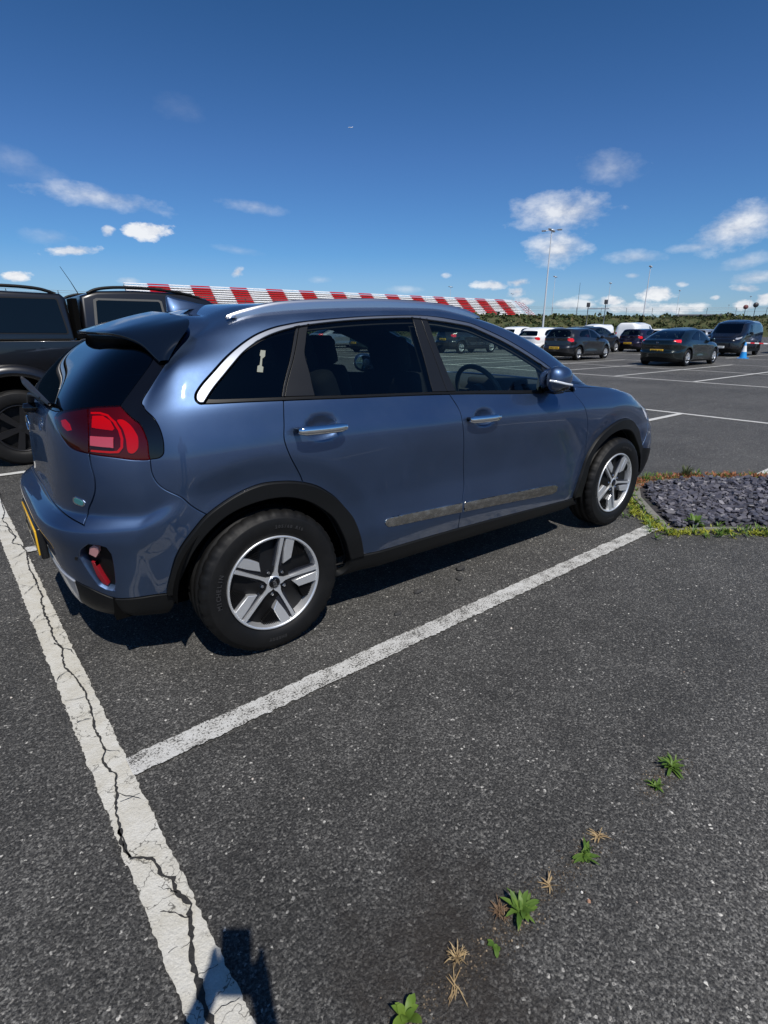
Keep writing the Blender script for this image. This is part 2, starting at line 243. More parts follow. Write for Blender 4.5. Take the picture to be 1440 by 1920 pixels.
CURVES = {
 'sill_top': (((0.476,0.1744),(0.4455,0.1739),(0.3953,0.1738),(0.2465,0.1742),(0.0986,0.1741),(-0.1342,0.1692),(-0.3586,0.1623),(-0.4489,0.1617),(-0.4761,0.1616)), 0),
 'bumper_low_a': (((0.8774,0.1692),(0.9222,0.1642),(0.9577,0.1605),(1.123,0.1512),(1.1843,0.153),(1.2441,0.1748),(1.3053,0.201),(1.3744,0.2183)), 0),
 'arch_rear_out': (((0.9615,0.1349),(0.9592,0.1621),(0.9385,0.241),(0.9006,0.3478),(0.8429,0.4556),(0.79,0.5412),(0.7336,0.6065),(0.6806,0.6342),(0.6267,0.6326),(0.5737,0.615),(0.515,0.573),(0.4682,0.5067),(0.4388,0.4143),(0.4202,0.3071),(0.4098,0.1918),(0.4055,0.0954)), 0),
 'arch_rear_in': (((1.0238,0),(0.9463,0.1041),(0.9105,0.2267),(0.8309,0.3983),(0.753,0.5155),(0.677,0.562),(0.6004,0.562),(0.5384,0.5185),(0.4967,0.4459),(0.4715,0.3399),(0.4567,0.2417),(0.4526,0.1335),(0.5138,0)), 0),
 'arch_front_out': (((-0.5088,0),(-0.4042,0.1719),(-0.407,0.2649),(-0.4184,0.3453),(-0.4393,0.4604),(-0.4874,0.5631),(-0.5346,0.6191),(-0.5797,0.6514),(-0.6353,0.6711),(-0.6851,0.6644),(-0.7328,0.631),(-0.774,0.5709),(-0.8099,0.4797),(-0.8432,0.3802),(-0.8536,0.3494)), 0),
 'arch_front_in': (((-0.5898,0),(-0.4466,0.1616),(-0.4453,0.2998),(-0.4592,0.4187),(-0.4842,0.4879),(-0.526,0.5384),(-0.57,0.5769),(-0.6278,0.592),(-0.6844,0.5672),(-0.7387,0.4978),(-0.7914,0.392),(-0.8287,0.2969),(-0.871,0.1577),(-1.13,0)), 0),
 'front_bumper_seam': (((-0.8432,0.3802),(-0.8705,0.4243),(-0.9268,0.534),(-0.9907,0.6748)), 0),
 'front_clad': (((-0.8075,0.2612),(-0.8432,0.3802),(-0.8832,0.3698)), 0),
 'front_clad2': (((-1.06,0.34),(-1.15,0.31),(-1.5,0.22),(-2,0.2)), 0),
 'seam_rear': (((0.6172,0.9539),(0.6168,0.9424),(0.6164,0.8679),(0.6192,0.8105),(0.6082,0.7428),(0.5891,0.6754),(0.5718,0.6189),(0.5671,0.6087)), 0),
 'seam_mid': (((0.2077,1.3585),(0.1453,0.9345)), 1),
 'seam_mid_low': (((0.1444,0.9426),(0.1387,0.9259),(0.1178,0.8572),(0.1109,0.7784),(0.0978,0.6529),(0.0802,0.442),(0.0879,0.3465),(0.0953,0.2677),(0.0908,0.1686),(0.0913,0.1531)), 0),
 'seam_front': (((-0.5599,0.982),(-0.4223,0.9347),(-0.407,0.8521),(-0.4072,0.7867),(-0.4151,0.7015),(-0.4184,0.6524),(-0.4212,0.517),(-0.4253,0.4219),(-0.4381,0.3543),(-0.4609,0.3028)), 0),
 'belt_low': (((0.8067,0.9511),(0.7854,0.9501),(0.7083,0.9483),(0.6167,0.9443),(0.4578,0.9389),(0.1855,0.9391),(-0.0582,0.9346),(-0.256,0.9372),(-0.3391,0.9397),(-0.4116,0.9405),(-0.4367,0.9379)), 0),
 'belt_high': (((0.8002,0.9677),(0.7867,0.9659),(0.709,0.9621),(0.6168,0.9582),(0.4574,0.9515),(0.1964,0.9538),(0.0273,0.9551),(-0.2877,0.9569),(-0.404,0.9603),(-0.4775,0.9641)), 0),
 'dlo_out': (((0.8067,0.9511),(0.8202,0.9522),(0.8326,0.9657),(0.8359,0.9834),(0.8306,1.0105),(0.8134,1.0687),(0.7932,1.1471),(0.7688,1.2089),(0.7403,1.256),(0.7137,1.2823),(0.6848,1.3022),(0.6516,1.3156),(0.6185,1.3265),(0.5328,1.3408),(0.4316,1.3542),(0.3225,1.362),(0.2074,1.3651),(0.1429,1.3564),(0.073,1.3413),(-0.1255,1.3115),(-0.3719,1.2463),(-0.5133,1.1567),(-0.5897,1.0752),(-0.6262,1.0165),(-0.4367,0.9379)), 0),
 'chrome_in': (((0.8067,0.9511),(0.8002,0.9677),(0.788,1.0041),(0.7739,1.0501),(0.7608,1.1042),(0.7447,1.1619),(0.7219,1.2074),(0.6956,1.2422),(0.6606,1.2708),(0.614,1.2931),(0.5885,1.3006),(0.4872,1.3193),(0.3681,1.3312),(0.2294,1.3365),(0.1715,1.3252),(0.0812,1.3087),(-0.0673,1.2842),(-0.2843,1.2265),(-0.4095,1.1641),(-0.5019,1.0939),(-0.5473,1.0577),(-0.5759,1.0043),(-0.4775,0.9641),(-0.4248,0.9435)), 0),
 'seam_pillar_rear': (((0.6169,1.3264),(0.6143,1.3105),(0.6068,1.2193),(0.6094,1.0564),(0.6149,0.958),(0.6167,0.9481)), 0),
 'rear_glass_left': (((0.5867,1.3035),(0.5807,1.2187),(0.5783,1.1534),(0.5549,1.0477),(0.5378,0.9503)), 0),
 'rear_glass_right': (((0.237,1.3419),(0.2341,1.3119),(0.2134,1.1292),(0.1969,0.95)), 0),
 'front_glass_left': (((0.1791,1.3319),(0.1733,1.2975),(0.1539,1.157),(0.1173,0.9523)), 0),
 'front_glass_right': (((-0.5004,1.11),(-0.4928,1.0904),(-0.4528,1.0322),(-0.2862,0.9506)), 0),
 'quarter_glass_right': (((0.6219,1.2962),(0.6167,1.2053),(0.6176,1.057),(0.6213,0.9544)), 0),
 'dpillar_body': (((1.0618,1.3669),(1.0221,1.289),(1.0044,1.2144),(1.0048,1.134),(1.0089,1.0699),(1.015,1.0211),(1.0116,1.0062),(0.9912,0.9829),(0.9455,0.9309),(0.9258,0.891),(0.9184,0.8569),(0.9182,0.8314),(0.9202,0.8149),(0.9311,0.8055),(0.9624,0.8084)), 0),
 'tailglass_right': (((1.1053,1.2985),(1.0713,1.1927),(1.0718,1.132),(1.0801,1.0655),(1.0942,1.0016)), 0),
 'light_out': (((1.0942,1.0016),(1.0225,0.9509),(0.981,0.9069),(0.9654,0.8594),(0.9651,0.8277),(0.9624,0.8084)), 0),
 'light_bottom': (((0.9624,0.8084),(1.0193,0.8182),(1.091,0.8266),(1.1949,0.8356),(1.303,0.8492),(1.3578,0.8715),(1.4215,0.9068),(1.4752,0.9422),(1.4412,0.9645)), 0),
 'light_top': (((1.4412,0.9645),(1.3199,0.9831),(1.2371,0.994),(1.163,0.9998),(1.0942,1.0016)), 0),
 'light_split': (((1.2417,0.9959),(1.2087,0.9414),(1.1956,0.8854),(1.1978,0.834)), 0),
 'tailgate_seam': (((1.1968,0.84),(1.1988,0.8324),(1.1951,0.8024),(1.1863,0.7638),(1.1937,0.7275),(1.2149,0.6977),(1.2514,0.6583),(1.2548,0.6177),(1.2322,0.5825)), 0),
 'tailgate_bottom': (((1.2322,0.5825),(1.2899,0.5971),(1.3834,0.6135),(1.5123,0.6276),(1.6684,0.6336)), 0),
 'bumper_seam': (((0.9624,0.8084),(0.9616,0.7979),(0.9604,0.7653),(0.9512,0.7319),(0.9288,0.6899),(0.8567,0.6015),(0.79,0.5412),(0.7842,0.5335)), 0),
 'glass_bottom': (((1.4244,0.9664),(1.4966,0.9609)), 0),
 'recess': (((1.2438,0.4245),(1.1903,0.4646),(1.1451,0.4595),(1.1207,0.4463),(1.1157,0.4077),(1.1305,0.3297),(1.1456,0.2645),(1.1694,0.1984),(1.2079,0.2066),(1.2353,0.2292),(1.2515,0.2956),(1.266,0.3483),(1.2727,0.3834),(1.2438,0.4245)), 1),
 'skid_side': (((1.3771,0.269),(1.4354,0.1343),(1.485,0.07)), 1),
 'hood_edge': (((-0.45,0.995),(-0.56,0.965),(-0.64,0.952),(-0.75,0.94),(-0.9,0.935),(-1.1,0.92),(-1.5,0.91),(-2,0.91)), 0),
 'windscreen_side': (((-2,1.005),(-1.3,1.005),(-1.08,1.01),(-1.03,1.05),(-1.04,1.2),(-1.06,1.33),(-1.1,1.4),(-1.3,1.43),(-2,1.435)), 0),
 'headlight': (((-0.72,0.965),(-0.745,0.945),(-0.78,0.905),(-0.83,0.868),(-0.868,0.828),(-0.882,0.78),(-0.895,0.72),(-0.91,0.66),(-0.96,0.615),(-1.1,0.6),(-1.3,0.63),(-1.44,0.72),(-1.47,0.82),(-1.45,0.93)), 0),
}
POLYS = {
 'strip_rear': (((0.3470,0.3343),(0.3393,0.3433),(0.3246,0.3475),(0.2142,0.3421),(0.0893,0.3347),(0.0913,0.2819),(0.2157,0.2915),(0.3187,0.2970),(0.3381,0.3010),(0.3456,0.3150)), 0),
 'strip_front': (((0.0814,0.3336),(-0.0804,0.3241),(-0.2362,0.3125),(-0.2852,0.3028),(-0.3005,0.2867),(-0.2986,0.2566),(-0.2806,0.2462),(-0.0837,0.2660),(0.0832,0.2809)), 0),
 'badge': (((1.3330,0.6951),(1.3136,0.7013),(1.2696,0.6949),(1.2568,0.6871),(1.2640,0.6746),(1.2792,0.6702),(1.3251,0.6751),(1.3387,0.6828)), 0),
 'badge_in': (((1.3235,0.6940),(1.3103,0.6975),(1.2755,0.6925),(1.2651,0.6860),(1.2698,0.6779),(1.2808,0.6747),(1.3182,0.6795),(1.3272,0.6858)), 0),
 'sensor': (((1.2865,0.3755),(1.2941,0.3667),(1.3038,0.3621),(1.3100,0.3641),(1.3086,0.3718),(1.3002,0.3810),(1.2903,0.3860),(1.2848,0.3836)), 0),
 'lamp_upper': (((1.2058,0.9658),(1.1568,0.9677),(1.1151,0.9485),(1.0910,0.9177),(1.0974,0.9101),(1.1924,0.9197)), 0),
 'lamp_lower': (((1.1867,0.8900),(1.0874,0.8862),(1.0889,0.8531),(1.1876,0.8595)), 0),
 'lamp_crescent': (((1.0851,0.9493),(1.0659,0.9509),(1.0344,0.9329),(1.0104,0.9051),(0.9980,0.8718),(1.0015,0.8473),(1.0187,0.8355),(1.0363,0.8391),(1.0431,0.8804),(1.0566,0.9139)), 1),
 'lamp_ring': (((1.2210,0.9783),(1.1732,0.9793),(1.1324,0.9708),(1.0912,0.9445),(1.0644,0.9116),(1.0526,0.8821),(1.0542,0.8526),(1.0721,0.8377),(1.1078,0.8373),(1.1941,0.8409),(1.1933,0.8462),(1.1070,0.8433),(1.0796,0.8438),(1.0640,0.8559),(1.0627,0.8805),(1.0732,0.9080),(1.0982,0.9388),(1.1333,0.9630),(1.1711,0.9714),(1.2156,0.9704)), 0),
 'lamp_amber': (((1.4190,0.9349),(1.3801,0.9430),(1.3333,0.9275),(1.3101,0.9058),(1.3416,0.8999),(1.3955,0.9150)), 0),
 'lamp_tail': (((1.3006,0.8952),(1.2115,0.8814),(1.2142,0.8487),(1.2736,0.8555),(1.3149,0.8728)), 0),
 'fog_red': (((1.2384,0.3540),(1.2222,0.3501),(1.2063,0.2401),(1.2044,0.2124),(1.2278,0.2265),(1.2401,0.2816)), 0),
 'fog_lamp': (((1.2040,0.4348),(1.1778,0.4508),(1.1621,0.4368),(1.1762,0.4045),(1.1996,0.3792),(1.2279,0.3948)), 0),
 'handle_r': (((0.5923,0.8363),(0.5825,0.8501),(0.5235,0.8491),(0.4687,0.8511),(0.4557,0.8389),(0.4567,0.8219),(0.4714,0.8066),(0.5301,0.8043),(0.5844,0.8146)), 0),
 'sticker': (((0.7009,1.1776),(0.6874,1.1742),(0.6847,1.1443),(0.6903,1.1340),(0.6860,1.0974),(0.6811,1.0920),(0.6784,1.0664),(0.6938,1.0699),(0.6972,1.0981),(0.6925,1.1029),(0.6961,1.1449),(0.6998,1.1504)), 0),
 'mirror_sail': (((-0.5593,1.0551),(-0.5737,0.9900),(-0.4641,0.9610),(-0.3086,0.9565),(-0.4658,1.0357),(-0.4962,1.0841)), 0),
}

# ---------------------------------------------------------------- materials
MATS = {}
class NB:
    def __init__(s, name):
        s.m = bpy.data.materials.new(name); s.m.use_nodes = True; s.t = s.m.node_tree; s.t.nodes.clear()
        s.out = s.n('ShaderNodeOutputMaterial')
    def n(s, t, **k):
        n = s.t.nodes.new(t)
        for a, b in k.items(): setattr(n, a, b)
        return n
    def l(s, a, b): s.t.links.new(a, b); return s
    def set(s, node, **k):
        for a, b in k.items():
            i = node.inputs[a.replace('_', ' ')]
            if isinstance(b, bpy.types.NodeSocket): s.l(b, i)
            else: i.default_value = b
        return node
    def bsdf(s, **k):
        b = s.n('ShaderNodeBsdfPrincipled'); s.set(b, **k); s.l(b.outputs[0], s.out.inputs[0]); return b
    def co(s, kind='Object', scale=None):
        t = s.n('ShaderNodeTexCoord').outputs[kind]
        if scale is None: return t
        m = s.n('ShaderNodeMapping'); m.inputs['Scale'].default_value = scale; s.l(t, m.inputs[0]); return m.outputs[0]
    def pos(s): return s.n('ShaderNodeNewGeometry').outputs['Position']
    def noise(s, vec, scale, detail=4, rough=.5, out=0):
        n = s.n('ShaderNodeTexNoise'); s.set(n, Scale=scale, Detail=detail, Roughness=rough); s.l(vec, n.inputs['Vector']); return n.outputs[out]
    def voro(s, vec, scale, feature='F1', out='Distance', rnd=1.0):
        n = s.n('ShaderNodeTexVoronoi', feature=feature); s.set(n, Scale=scale, Randomness=rnd); s.l(vec, n.inputs['Vector']); return n.outputs[out]
    def ramp(s, fac, stops, interp='LINEAR'):
        r = s.n('ShaderNodeValToRGB'); r.color_ramp.interpolation = interp; e = r.color_ramp.elements
        while len(e) < len(stops): e.new(.5)
        for a, (p, c) in zip(e, stops): a.position = p; a.color = (c, c, c, 1) if isinstance(c, (int, float)) else (*c, 1)
        s.l(fac, r.inputs[0]); return r.outputs[0]
    def mix(s, f, a, b, mode='MIX'):
        n = s.n('ShaderNodeMixRGB', blend_type=mode)
        for i, v in enumerate((f, a, b)):
            if isinstance(v, bpy.types.NodeSocket): s.l(v, n.inputs[i])
            elif isinstance(v, (int, float)): n.inputs[i].default_value = v if i == 0 else (v, v, v, 1)
            else: n.inputs[i].default_value = (*v, 1)
        return n.outputs[0]
    def ma(s, op, a, b=0, clamp=False):
        n = s.n('ShaderNodeMath', operation=op); n.use_clamp = clamp
        for i, v in enumerate((a, b)):
            if isinstance(v, bpy.types.NodeSocket): s.l(v, n.inputs[i])
            else: n.inputs[i].default_value = v
        return n.outputs[0]
    def bump(s, h, strength=.3, dist=.002, normal=None):
        b = s.n('ShaderNodeBump'); s.set(b, Strength=strength, Distance=dist); s.l(h, b.inputs['Height'])
        if normal is not None: s.l(normal, b.inputs['Normal'])
        return b.outputs[0]
def simple(name, col, rough=.5, metal=0., coat=0., coat_r=.03, spec=.5, bump=None, var=0.):
    if name in MATS: return MATS[name]
    b = NB(name); c = (*col, 1)
    kw = dict(Roughness=rough, Metallic=metal, Coat_Weight=coat, Coat_Roughness=coat_r, Specular_IOR_Level=spec)
    if var:
        f = b.noise(b.co(), 6, 5, .6); c = b.mix(f, tuple(x*(1-var) for x in col), tuple(x*(1+var) for x in col)); kw['Base_Color'] = c
    else: kw['Base_Color'] = c
    if bump: kw['Normal'] = b.bump(b.noise(b.co(), bump[0], 3), bump[1], bump[2])
    b.bsdf(**kw); MATS[name] = b.m; return b.m
def paint(name, col, metal=.55, rough=.32, flake=.25):
    """clear coated metallic paint with fine flake and a little road dust"""
    if name in MATS: return MATS[name]
    b = NB(name); o = b.co()
    d = b.noise(o, 3.2, 6, .65); f = b.noise(o, 900, 1, .5)
    c = b.mix(b.ramp(d, [(.45, 0.), (.9, .035)]), col, (.20, .19, .17))
    c = b.mix(flake, c, b.mix(f, tuple(x*.55 for x in col), tuple(min(1, x*1.6) for x in col)))
    rr = b.ramp(d, [(.35, rough), (.8, rough + .12)])
    cr = b.ramp(b.noise(o, 5, 6, .7), [(.4, .018), (.8, .07)])
    b.bsdf(Base_Color=c, Metallic=metal, Roughness=rr, Coat_Weight=1., Coat_Roughness=cr, Coat_IOR=1.5)
    MATS[name] = b.m; return b.m
def glass(name, tint, fres=1.45, rough=.0):
    """thin tinted pane: light goes straight through, sky mirrors off it by angle"""
    if name in MATS: return MATS[name]
    b = NB(name)
    t = b.n('ShaderNodeBsdfTransparent'); t.inputs[0].default_value = (*tint, 1)
    g = b.n('ShaderNodeBsdfGlossy'); g.inputs['Color'].default_value = (.95, .97, 1, 1); g.inputs['Roughness'].default_value = rough
    f = b.n('ShaderNodeFresnel'); bf = b.n('ShaderNodeNewGeometry').outputs['Backfacing']; b.l(b.ma('ADD', fres, b.ma('MULTIPLY', bf, 1/fres - fres)), f.inputs['IOR'])   # same mirror strength seen from inside
    m = b.n('ShaderNodeMixShader'); b.l(f.outputs[0], m.inputs[0]); b.l(t.outputs[0], m.inputs[1]); b.l(g.outputs[0], m.inputs[2]); b.l(m.outputs[0], b.out.inputs[0])
    MATS[name] = b.m; return b.m
def emit_free(): pass
# ---------------------------------------------------------------- objects
def tag(o, label=None, cat=None, group=None, kind=None):
    if label: o['label'] = label
    if cat: o['category'] = cat
    if group: o['group'] = group
    if kind: o['kind'] = kind
    return o
def empty(name, loc=(0, 0, 0), rz=0., label=None, cat=None, group=None):
    o = bpy.data.objects.new(name, None); COL.objects.link(o); o.location = loc; o.rotation_euler = (0, 0, rz); o.empty_display_size = .1
    return tag(o, label, cat, group)
def mesh_obj(name, V, F, mat, parent=None, N=None, smooth=True, mats=None, mi=None):
    me = bpy.data.meshes.new(name); me.from_pydata([tuple(map(float, v)) for v in V], [], [tuple(map(int, f)) for f in F])
    me.materials.append(mat)
    for m in (mats or []): me.materials.append(m)
    if mi is not None: me.polygons.foreach_set('material_index', np.array(mi, dtype=np.int32))
    me.polygons.foreach_set('use_smooth', np.full(len(me.polygons), bool(smooth)))
    me.update()
    if N is not None: me.normals_split_custom_set_from_vertices([tuple(map(float, n)) for n in N])
    o = bpy.data.objects.new(name, me); COL.objects.link(o)
    if parent is not None: o.parent = parent
    return o
class MB:
    """collects shapes into one mesh"""
    def __init__(s): s.V = []; s.F = []; s.S = []; s.M = []; s.m = 0
    def add(s, V, F, smooth=False):
        b = len(s.V); s.V += [tuple(v) for v in V]; s.F += [tuple(i + b for i in f) for f in F]; s.S += [smooth]*len(F); s.M += [s.m]*len(F); return s
    def box(s, c, size, rot=None, bevel=0.):
        bm = bmesh.new(); bmesh.ops.create_cube(bm, size=1.0)
        for v in bm.verts: v.co = Vector((v.co.x*size[0], v.co.y*size[1], v.co.z*size[2]))
        if bevel: bmesh.ops.bevel(bm, geom=bm.edges[:], offset=bevel, segments=2, affect='EDGES', profile=.6)
        M = (rot if rot is not None else Matrix.Identity(3))
        bm.verts.index_update()
        s.add([M @ v.co + Vector(c) for v in bm.verts], [[v.index for v in f.verts] for f in bm.faces], bevel > 0); bm.free(); return s
    def lathe(s, prof, n=48, axis='Z', c=(0, 0, 0), a0=0., a1=2*math.pi, smooth=True):
        full = abs(a1 - a0 - 2*math.pi) < 1e-6; k = n if full else n + 1; V = []; F = []
        for i in range(k):
            a = a0 + (a1 - a0)*i/n; ca, sa = math.cos(a), math.sin(a)
            for r, h in prof:
                p = {'Z': (r*ca, r*sa, h), 'Y': (r*ca, h, r*sa), 'X': (h, r*ca, r*sa)}[axis]
                V.append((p[0]+c[0], p[1]+c[1], p[2]+c[2]))
        m = len(prof)
        for i in range(n):
            j = (i+1) % k
            for q in range(m-1): F.append((i*m+q, j*m+q, j*m+q+1, i*m+q+1))
        return s.add(V, F, smooth)
    def tube(s, pts, r, n=10, closed=False, cap=True, flat=None):
        P = [Vector(p) for p in pts]; V = []; F = []; up = Vector((0, 0, 1)); k = len(P)
        for i, p in enumerate(P):
            t = (P[(i+1) % k] - P[i-1]) if closed else (P[min(i+1, k-1)] - P[max(i-1, 0)])
            t.normalize(); a = t.cross(up)
            if a.length < .05: a = t.cross(Vector((0, 1, 0)))
            a.normalize(); b = t.cross(a); rr = r[i] if hasattr(r, '__len__') else r
            for j in range(n):
                q = 2*math.pi*j/n; V.append(p + a*math.cos(q)*rr*(flat[0] if flat else 1) + b*math.sin(q)*rr*(flat[1] if flat else 1))
        for i in range(k if closed else k-1):
            i2 = (i+1) % k
            for j in range(n): F.append((i*n+j, i2*n+j, i2*n+(j+1) % n, i*n+(j+1) % n))
        if cap and not closed: F += [tuple(range(n))[::-1], tuple((k-1)*n + j for j in range(n))]
        return s.add(V, F, True)
    def prism(s, poly, h0, h1, axis='Y', inset=0.):
        """extrude a closed 2-D outline (x,z)->axis Y, (x,y)->axis Z, (y,z)->axis X ; h1 end may be inset for a chamfer"""
        n = len(poly)
        def P(a, b, h): return {'Y': (a, h, b), 'Z': (a, b, h), 'X': (h, a, b)}[axis]
        V = [P(a, b, h0) for a, b in poly] + [P(a, b, h1) for a, b in poly]
        F = [tuple(range(n)), tuple(range(2*n-1, n-1, -1))] + [(i, (i+1) % n + 0, (i+1) % n + n, i + n) for i in range(n)]
        return s.add(V, F, False)
    def build(s, name, mat, parent=None, mats=None):
        o = mesh_obj(name, s.V, s.F, mat, parent, smooth=False, mats=mats, mi=s.M if mats else None)
        o.data.polygons.foreach_set('use_smooth', np.array(s.S)); o.data.update(); return o
def fix_normals(o):
    bm = bmesh.new(); bm.from_mesh(o.data); bmesh.ops.recalc_face_normals(bm, faces=bm.faces[:]); bm.to_mesh(o.data); bm.free(); return o
def text_obj(name, body, size, depth, mat, parent=None, mw=None, bold=.0, space=1.0, sx=1.0):
    cu = bpy.data.curves.new(name, 'FONT'); cu.body = body; cu.size = size; cu.extrude = depth; cu.offset = bold; cu.align_x = 'CENTER'; cu.align_y = 'CENTER'; cu.space_character = space
    cu.resolution_u = 3
    t = bpy.data.objects.new(name, cu); COL.objects.link(t)
    dg = bpy.context.evaluated_depsgraph_get(); me = bpy.data.meshes.new_from_object(t.evaluated_get(dg)); bpy.data.objects.remove(t)
    me.materials.clear(); me.materials.append(mat)
    if sx != 1.0: me.transform(Matrix.Diagonal((sx, 1, 1, 1)))
    if mw is not None: me.transform(mw)
    o = bpy.data.objects.new(name, me); COL.objects.link(o)
    if parent is not None: o.parent = parent
    return o
def copy_tree(o, parent=None):
    c = o.copy(); COL.objects.link(c)
    if parent is not None: c.parent = parent
    for ch in list(o.children): copy_tree(ch, c)
    return c
# ---------------------------------------------------------------- skin panels
def panelize(S, curves, seeds, step=.02, front_step=.035, cstep=.010, detail=()):
    """cut the (S,T) domain of a skin along the curves; returns domain points and the triangles of each seeded panel"""
    P = []; E = []
    def addline(L):
        b = len(P); P.extend(map(tuple, L)); E.extend((b+i, b+i+1) for i in range(len(L)-1))
    Sm = float(S.S(2.0)); Tm = S.vmax
    for L in curves: addline(L)
    allc = np.array(P)
    rect = [(-Sm, 0), (Sm, 0), (Sm, Tm), (-Sm, Tm), (-Sm, 0)]
    addline(crom(rect, step, True))
    # interior points
    cell = {}
    for x, y in P: cell.setdefault((int(x/.03), int(y/.03)), []).append((x, y))
    def near(x, y, d):
        i, j = int(x/.03), int(y/.03)
        for a in (i-1, i, i+1):
            for b in (j-1, j, j+1):
                for q in cell.get((a, b), ()):
                    if (q[0]-x)**2 + (q[1]-y)**2 < d*d: return True
        return False
    def fill(x0, x1, st, st2=None):
        st2 = st2 or st*.87
        y = st2*.5; r = 0
        while y < Tm - st2*.3:
            x = x0 + (st*.5 if r % 2 else 0)
            while x < x1:
                if not near(x, y, min(st*.6, .0125)): P.append((x, y))
                x += st
            y += st2; r += 1
    s0 = -(S.ss + .25)
    fill(s0, Sm - .01, step); fill(-Sm + .01, s0 - front_step*.5, front_step)
    v2, e2, f2, ov, oe, of = geometry.delaunay_2d_cdt([Vector(p) for p in P], E, [], 0, 1e-5, True)
    v2 = np.array([tuple(v) for v in v2])
    con = set()
    for (a, b), o in zip(e2, oe):
        if o: con.add((min(a, b), max(a, b)))
    adj = {}
    for k, f in enumerate(f2):
        for i in range(3):
            a, b = f[i], f[(i+1) % 3]; e = (min(a, b), max(a, b))
            if e not in con: adj.setdefault(e, []).append(k)
    nb = [[] for _ in f2]
    for e, l in adj.items():
        if len(l) == 2: nb[l[0]].append(l[1]); nb[l[1]].append(l[0])
    comp = -np.ones(len(f2), int); c = 0
    for k in range(len(f2)):
        if comp[k] >= 0: continue
        st = [k]; comp[k] = c
        while st:
            q = st.pop()
            for m in nb[q]:
                if comp[m] < 0: comp[m] = c; st.append(m)
        c += 1
    F = np.array([list(f) for f in f2]); cen = v2[F].mean(1)
    size = np.bincount(comp)
    out = {}; used = {}
    for name, pts in seeds.items():
        sel = set()
        for (u, v) in pts:
            s = float(S.S(u)); a, b, c_ = v2[F[:, 0]], v2[F[:, 1]], v2[F[:, 2]]; p = np.array([s, v])
            def cr(o, q): return (q[:, 0]-o[:, 0])*(p[1]-o[:, 1]) - (q[:, 1]-o[:, 1])*(p[0]-o[:, 0])
            d1, d2, d3 = cr(a, b), cr(b, c_), cr(c_, a); inside = ((d1 >= 0) & (d2 >= 0) & (d3 >= 0)) | ((d1 <= 0) & (d2 <= 0) & (d3 <= 0))
            k = int(np.argmax(inside)) if inside.any() else int(np.argmin(((cen - p)**2).sum(1)))
            cc_ = comp[k]
            if cc_ in used and used[cc_] != name: print('SEED CLASH', name, used[cc_], (u, v), size[cc_])
            used[cc_] = name; sel.add(cc_)
        out[name] = F[np.isin(comp, list(sel))]
    rest = [i for i in range(c) if i not in used]
    big = [(int(size[i]), np.round(cen[comp == i].mean(0), 3).tolist()) for i in rest if size[i] > 6]
    if big: print('UNSEEDED', sorted(big)[::-1][:14])
    out['_rest'] = F[np.isin(comp, rest)]
    return v2, out
def boundary_loops(F):
    cnt = {}
    for f in F:
        for i in range(3): cnt[(f[i], f[(i+1) % 3])] = 1
    nx = {}
    for (a, b) in cnt:
        if (b, a) not in cnt: nx.setdefault(a, []).append(b)
    return nx
